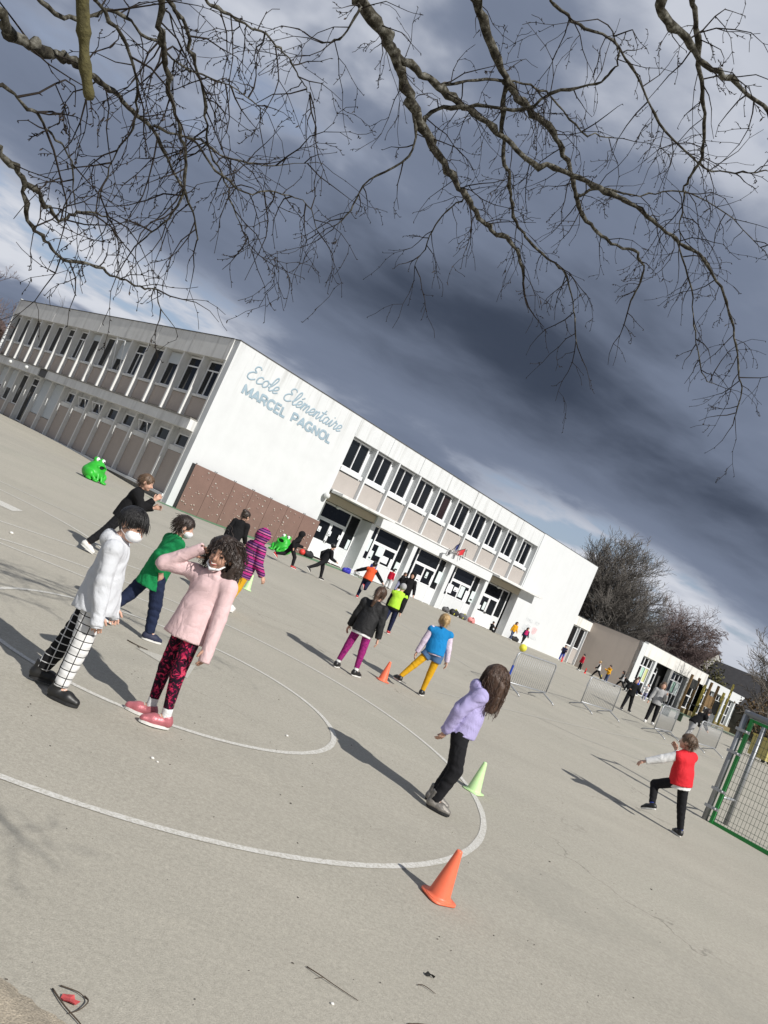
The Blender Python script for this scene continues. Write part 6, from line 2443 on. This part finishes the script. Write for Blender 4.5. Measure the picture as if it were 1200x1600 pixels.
person('girl in a lilac hoodie, long brown hair over her face, hands behind her back', 1.33, 6.76, -104, 1.32,
       dict(torso=(4, 0, 4), head=(-6, 24, 0), legR=(16, 2, 28, 4), legL=(10, 3, 24, -6), armR=(-26, 9, 30, 55), armL=(-26, 6, 34, 55)),
       dict(m=LILAC, name='hoodie', loose=0.019, hem=-0.01, hood='down', sl_end=0.01, fold=0.007), dict(m=BLACK2, name='jeans', loose=0.006, end=0.0, fold=0.004), ('veil', H_BR), SH_SILVER,
       layers=[ribs(LILAC, -0.015, 0.014, 0.014), chest_print], seed=9, boot=0.045, sole=SOLE_D)
person('boy in a red bib and white sleeves hopping with one arm stretched out', 5.02, 10.26, 32, 1.28,
       dict(torso=(6, -11, 0), head=(22, 2, -4), legR=(-8, 14, 4, -20), legL=(56, 20, 84, 0, 25), armL=(38, 58, 4), armR=(38, -6, 108), anchor='R'),
       dict(m=WHITEC, name='sweater', loose=0.018, hem=-0.055, sl_end=0.005, fold=0.003), dict(m=BLACK2, loose=0.004, end=-0.015), ('short', H_LBR), SH_BLACK,
       layers=[bib(REDB, -0.02, 0.038), socks(BLUEC)], h=0.010, seed=10)

# ---- smaller figures further off
RUN_A = dict(torso=(14, 0, 0), head=(0, 5, 0), legR=(38, 2, 30), legL=(-30, 2, 40, 0, 30), armR=(-35, 10, 70), armL=(40, 10, 70))
RUN_B = dict(torso=(12, 0, 0), head=(0, 5, 0), legR=(-42, 2, 12, 0, 35), legL=(22, 2, 8), armR=(30, 12, 60), armL=(-35, 12, 60))
WALK = dict(torso=(4, 0, 0), head=(0, 4, 0), legR=(17, 2, 6), legL=(-17, 2, 8, 0, 12), armR=(-12, 8, 15), armL=(14, 8, 20))
STAND = dict(torso=(2, 0, 0), head=(0, 4, 0), legR=(2, 4, 3), legL=(-2, 4, 3), armR=(4, 9, 12), armL=(4, 9, 12))
STRIDE = dict(torso=(8, 0, 0), head=(0, 4, 0), legR=(30, 2, 8), legL=(-34, 2, 12, 0, 25), armR=(-20, 10, 30), armL=(25, 10, 40))
FOLD = dict(torso=(4, 0, 0), head=(0, 8, 0), legR=(2, 4, 3), legL=(6, 4, 10), armR=(28, 10, 85), armL=(28, 10, 85))


def kid(label, x, y, yaw, H, pose, tm, lm, hair, shoe, h=0.016, **k):
    t = dict(m=tm, loose=k.pop('loose', 0.022), hem=k.pop('hem', -0.05), fold=0.004)
    if 'hood' in k:
        t['hood'] = k.pop('hood')
    return person(label, x, y, yaw, H, pose, t, dict(m=lm, loose=0.010, fold=0.002), hair, shoe, h=h, near=False, **k)


def far_bib(m):
    return lambda r, ob: make_top(r, 0.016, loose=0.036, hem=-0.01, sleeves=False, fold=0.004, seed=5).build('bib', m, ob)


kid('running child in black nearest the second frog bin', -2.30, 25.9, -72, 1.30, RUN_A, BLACK, BLACK2, ('short', H_BLACK), SH_RED, hood='up')
kid('child in black with a face mask kicking a leg back before the first door', -1.25, 26.3, -62, 1.32, RUN_B, BLACK, BLACK2, ('short', H_BLACK), SH_BLACK, mask=True)
kid('child in an orange bib running with both arms spread', 0.30, 25.5, -18, 1.30, dict(torso=(10, 0, 0), head=(0, 0, 0), legR=(-25, 2, 80, 0, 60), legL=(4, 2, 8), armR=(5, 55, 15), armL=(5, 58, 10), anchor='L'),
    BLACK, NAVY, ('short', H_BLACK), SH_RED, layers=[far_bib(ORANGEB)])
kid('child in a lime bib and grey cap half hidden by the black jacket', 1.10, 18.7, -10, 1.26, WALK, BLACK, NAVY, ('short', GREYC), SH_RED, layers=[far_bib(LIMEB)])
kid('person in a black hoodie and black trousers walking towards the camera', 1.85, 28.4, 170, 1.46, dict(torso=(2, 0, 0), head=(0, 8, 0), legR=(8, 3, 6), legL=(-10, 3, 8), armR=(4, 18, 16), armL=(4, 18, 16)), BLACK, BLACK2, ('short', H_BLACK), SH_BLACK, hood='up', sole=SOLE_D)
for lab, s, off, yaw, H, pose, tm, lm, hr, sh in [
        ('child in purple and red beside the entrance windows', 13.6, 1.3, 150, 1.28, STAND, BLUEC, GREYC, ('short', H_DBR), SH_WHITE),
        ('child in a red jacket and grey trousers at the second bay', 15.1, 1.5, -30, 1.28, STAND, REDC, GREYC, ('short', H_BLACK), SH_BLACK),
        ('long haired girl in pale jeans leaning towards the windows', 16.6, 0.9, -120, 1.40, dict(torso=(14, 0, 0), head=(0, 12, 0), legR=(-6, 3, 3), legL=(-6, 3, 3), armR=(40, 8, 80), armL=(40, 8, 80)), BLACK, LJEAN, ('long', H_BR), SH_WHITE),
        ('girl in a yellow coat and jeans at the right hand door', 29.0, 1.8, -150, 1.44, WALK, YELLOWC, MIDJ, ('long', H_BR), SH_WHITE),
        ('girl in a navy and pink coat walking past the mural', 30.8, 1.7, -160, 1.40, WALK, NAVY, BLACK2, ('long', H_DBR), SH_WHITE)]:
    x, y = loc2w(s, off)
    lay = []
    if 'navy and pink' in lab:
        lay = [lambda r, ob: make_top(r, 0.02, loose=0.030, hem=0.06, sleeves=False, fold=0).build('pink_front', cloth('pink_quilt', (0.45, 0.02, 0.12)), ob)]
    kid(lab, x, y, yaw, H, pose, tm, lm, hr, sh, layers=lay, h=0.018)
x, y = loc2w(27.9, 0.9)
kid('child in black sitting against the right hand door', x, y, -135, 1.30, dict(torso=(-8, 0, 0), head=(0, 15, 0), legR=(88, 12, 100), legL=(84, 12, 96), armR=(45, 5, 40), armL=(45, 5, 40), anchor='R', drop=-0.13),
    BLACK, BLACK2, ('short', H_BLACK), SH_BLACK, h=0.018)
for lab, x, y, yaw, H, pose, tm, lm, hr, sh, extra in [
        ('child in navy standing at the far end of the white wall', 17.1, 62.7, 160, 1.36, FOLD, NAVY, BLUEC, ('short', H_BLACK), SH_WHITE, None),
        ('child in a red coat standing before the tan wall', 17.4, 58.3, 100, 1.30, STAND, REDC, BLACK2, ('short', H_BLACK), SH_WHITE, None),
        ('fair haired child in a white top with black sleeves striding by the tan wall', 18.35, 57.0, 80, 1.38, STRIDE, BLACK, BLACK2, ('short', H_BLOND), SH_BLACK, WHITEC),
        ('child in a yellow coat by the tan wall', 19.2, 57.5, 110, 1.34, FOLD, YELLOWC, MIDJ, ('short', H_DBR), SH_WHITE, None),
        ('child in a grey vest striding with dark hair by the tan wall', 19.45, 55.0, 85, 1.40, STRIDE, BLACK, BLACK2, ('long', H_DBR), SH_BLACK, GREYC),
        ('child in a blue coat near the curtained window', 21.6, 58.0, 95, 1.42, WALK, BLUEC, NAVY, ('short', H_DBR), SH_WHITE, None),
        ('child in a black coat bending by the tan wall', 20.6, 57.0, 80, 1.30, dict(torso=(60, 0, 0), head=(0, 40, 0), legR=(12, 3, 5), legL=(-4, 3, 5), armR=(60, 8, 15), armL=(60, 8, 15)), BLACK, BLACK2, ('short', H_BLACK), SH_BLACK, None),
        ('child in a white top standing left of the low windows', 20.9, 54.2, 130, 1.20, FOLD, WHITEC, LJEAN, ('short', H_BR), SH_WHITE, None),
        ('child in black facing the camera behind the second barrier', 10.5, 28.4, 185, 1.26, dict(torso=(2, 0, 0), head=(0, 0, 0), legR=(6, 8, 4), legL=(-8, 14, 4), armR=(20, 25, 70), armL=(20, 25, 70)), BLACK, BLACK2, ('short', H_BR), SH_BLACK, None),
        ('woman in a grey top and dark leggings behind the third barrier', 10.95, 27.2, 165, 1.52, dict(torso=(0, 0, 0), head=(0, 0, 0), legR=(4, 3, 4), legL=(-8, 4, 6), armR=(4, 12, 12), armL=(30, 10, 110)), GREYC, BLACK2, ('long', H_LBR), SH_WHITE, None),
        ('child in black stooping over the fourth barrier', 11.7, 25.9, -75, 1.46, dict(torso=(38, 0, 0), head=(0, 30, 0), legR=(-18, 3, 6, 0, 10), legL=(14, 3, 12), armR=(45, 8, 40), armL=(45, 8, 40)), BLACK, GREYC, ('long', H_DBR), SH_WHITE, None)]:
    lay = []
    if extra is not None:
        lay = [lambda r, ob, extra=extra: make_top(r, 0.02, loose=0.034, hem=-0.03, sleeves=False, fold=0).build('vest', extra, ob)]
    kid(lab, x, y, yaw, H, pose, tm, lm, hr, sh, layers=lay, h=0.018)

# ------------------------------------------------------------------ litter in the foreground
DRY = mat('dry_twig', (0.075, 0.055, 0.038), 0.95, 0.3, 30)


def stick(label, pts, r=0.0022, fork=None):
    P = [(x, y, float(gz(x, y)) + 0.006 + dz) for x, y, dz in pts]
    b = MB().tube(catmull(P, 4), np.linspace(r, r * 0.5, 4 * (len(P) - 1) + 1), 5)
    if fork:
        Q = [(x, y, float(gz(x, y)) + 0.006 + dz) for x, y, dz in fork]
        b.tube(Q, [r * 0.7, r * 0.4], 5)
    tag(b.build('fallen_twig', DRY, None, True), label, 'twig', 'fallen twigs')


stick('thin twig lying alone at the bottom centre', [(0.475, 3.47, 0), (0.53, 3.44, 0.006), (0.60, 3.42, 0.002), (0.71, 3.385, 0)], 0.0028, [(0.55, 3.435, 0.004), (0.52, 3.41, 0.0)])
stick('short twig beside the dark leaf scrap', [(1.00, 3.73, 0), (1.03, 3.74, 0.004), (1.085, 3.72, 0)], 0.0026)
stick('pale bent twig at the bottom edge', [(0.93, 3.38, 0), (1.00, 3.42, 0.003), (1.08, 3.45, 0), (1.12, 3.42, 0)], 0.0024)
stick('curved twig right of the red leaf', [(-0.245, 2.70, 0), (-0.225, 2.67, 0.008), (-0.235, 2.62, 0.006), (-0.26, 2.59, 0)], 0.003)
stick('long twig below the red leaf', [(-0.345, 2.67, 0), (-0.28, 2.61, 0.004), (-0.20, 2.56, 0.002), (-0.15, 2.50, 0)], 0.003)
stick('straight twig above the red leaf', [(-0.33, 2.70, 0), (-0.27, 2.70, 0.004), (-0.235, 2.69, 0)], 0.0025)
stick('forked twig near the painted triangle', [(-1.72, 7.75, 0), (-1.60, 7.70, 0.004), (-1.50, 7.72, 0)], 0.006, [(-1.60, 7.70, 0.003), (-1.56, 7.64, 0)])


def flat_scrap(name, label, cat, x, y, r, m, n=9, seed=1, lift=0.012, squash=0.7):
    rn = random.Random(seed)
    b = MB()
    top = []
    for k in range(n):
        a = 2 * math.pi * k / n
        q = r * rn.uniform(0.7, 1.15)
        top.append((x + q * math.cos(a), y + squash * q * math.sin(a), float(gz(x, y)) + 0.003 + lift * rn.random()))
    c = (x, y, float(gz(x, y)) + 0.004 + lift * 0.6)
    for k in range(n):
        b.poly([c, top[k], top[(k + 1) % n]])
        b.poly([(p[0], p[1], p[2] - 0.0025) for p in (c, top[(k + 1) % n], top[k])])
    tag(b.build(name, m, None, False), label, cat)


flat_scrap('fallen_leaf', 'crumpled red leaf at the bottom left corner', 'leaf', -0.28, 2.655, 0.030, mat('red_leaf', (0.50, 0.075, 0.075), 0.7, 0.3, 40), seed=2)
flat_scrap('dark_leaf', 'small dark leaf scrap on the ground at the bottom centre', 'leaf', 1.07, 3.86, 0.026, mat('dark_leaf', (0.012, 0.012, 0.010), 0.8, 0.3), seed=4, lift=0.02, squash=0.45)
WPEB = mat('white_pebble', (0.66, 0.65, 0.61), 0.8, 0.1, 20)
for (x, y, r, lab) in [(0.60, 3.285, 0.009, 'white pebble under the thin twig'), (-0.68, 5.05, 0.013, 'white crumb inside the big circle'), (-0.64, 5.03, 0.009, 'smaller white crumb beside it inside the big circle'),
                       (0.02, 6.9, 0.014, 'white speck inside the small circle'), (-4.3, 10.6, 0.03, 'white scrap near the left edge of the yard')]:
    o = MB().ell((0, 0, 0), (r, r * 0.8, r * 0.6), 8, 5).build('pebble', WPEB, None, True)
    o.location = (x, y, float(gz(x, y)) + r * 0.5)
    tag(o, lab, 'pebble', 'pale crumbs on the asphalt')
rn = random.Random(9)
deb = MB()
for k in range(220):
    x, y = rn.uniform(-1.6, 3.6), rn.uniform(2.4, 8.5)
    s = rn.uniform(0.0012, 0.0042) * (1 if rn.random() < 0.9 else 1.8)
    a = rn.uniform(0, 6.28)
    deb.tube([(x, y, float(gz(x, y)) + 0.003), (x + s * 2.2 * math.cos(a), y + s * 2.2 * math.sin(a), float(gz(x, y)) + 0.004)], s * 0.6, 4)
o = deb.build('debris', mat('bark_crumbs', (0.07, 0.06, 0.05), 0.95, 0.5, 40))
tag(o, 'scattered bark crumbs and grit on the asphalt', 'grit', kind='stuff')
# a drift of sand and old leaves in the corner by the photographer's feet
sand = bpy.data.meshes.new('sand_drift')
n = 60
vs, fs = [], []
for j in range(n + 1):
    for i in range(n + 1):
        x = -1.3 + 1.35 * i / n
        y = 1.75 + 1.30 * j / n
        edge = 0.42 * (x + 0.57) + (y - 2.68) + 0.03 * math.sin(14 * x + 3) + 0.02 * math.sin(31 * y + 9 * x)
        vs.append((x, y, 0.04 * math.tanh(-edge / 0.22) + 0.004 * math.sin(23 * x + 5 * y) * math.cos(17 * y) + 0.002 * math.sin(70 * x) * math.sin(60 * y)))
for j in range(n):
    for i in range(n):
        a = j * (n + 1) + i
        fs.append((a, a + 1, a + n + 2, a + n + 1))
sand.from_pydata(vs, [], fs)
sand.polygons.foreach_set('use_smooth', [True] * len(fs))
o = link('sand_drift', sand, mat('dirty_sand', (0.36, 0.31, 0.235), 0.95, 0.28, 9, 0.6, 110, speck=0.3))
tag(o, 'drift of dirty sand in the bottom left corner', 'sand', kind='stuff')
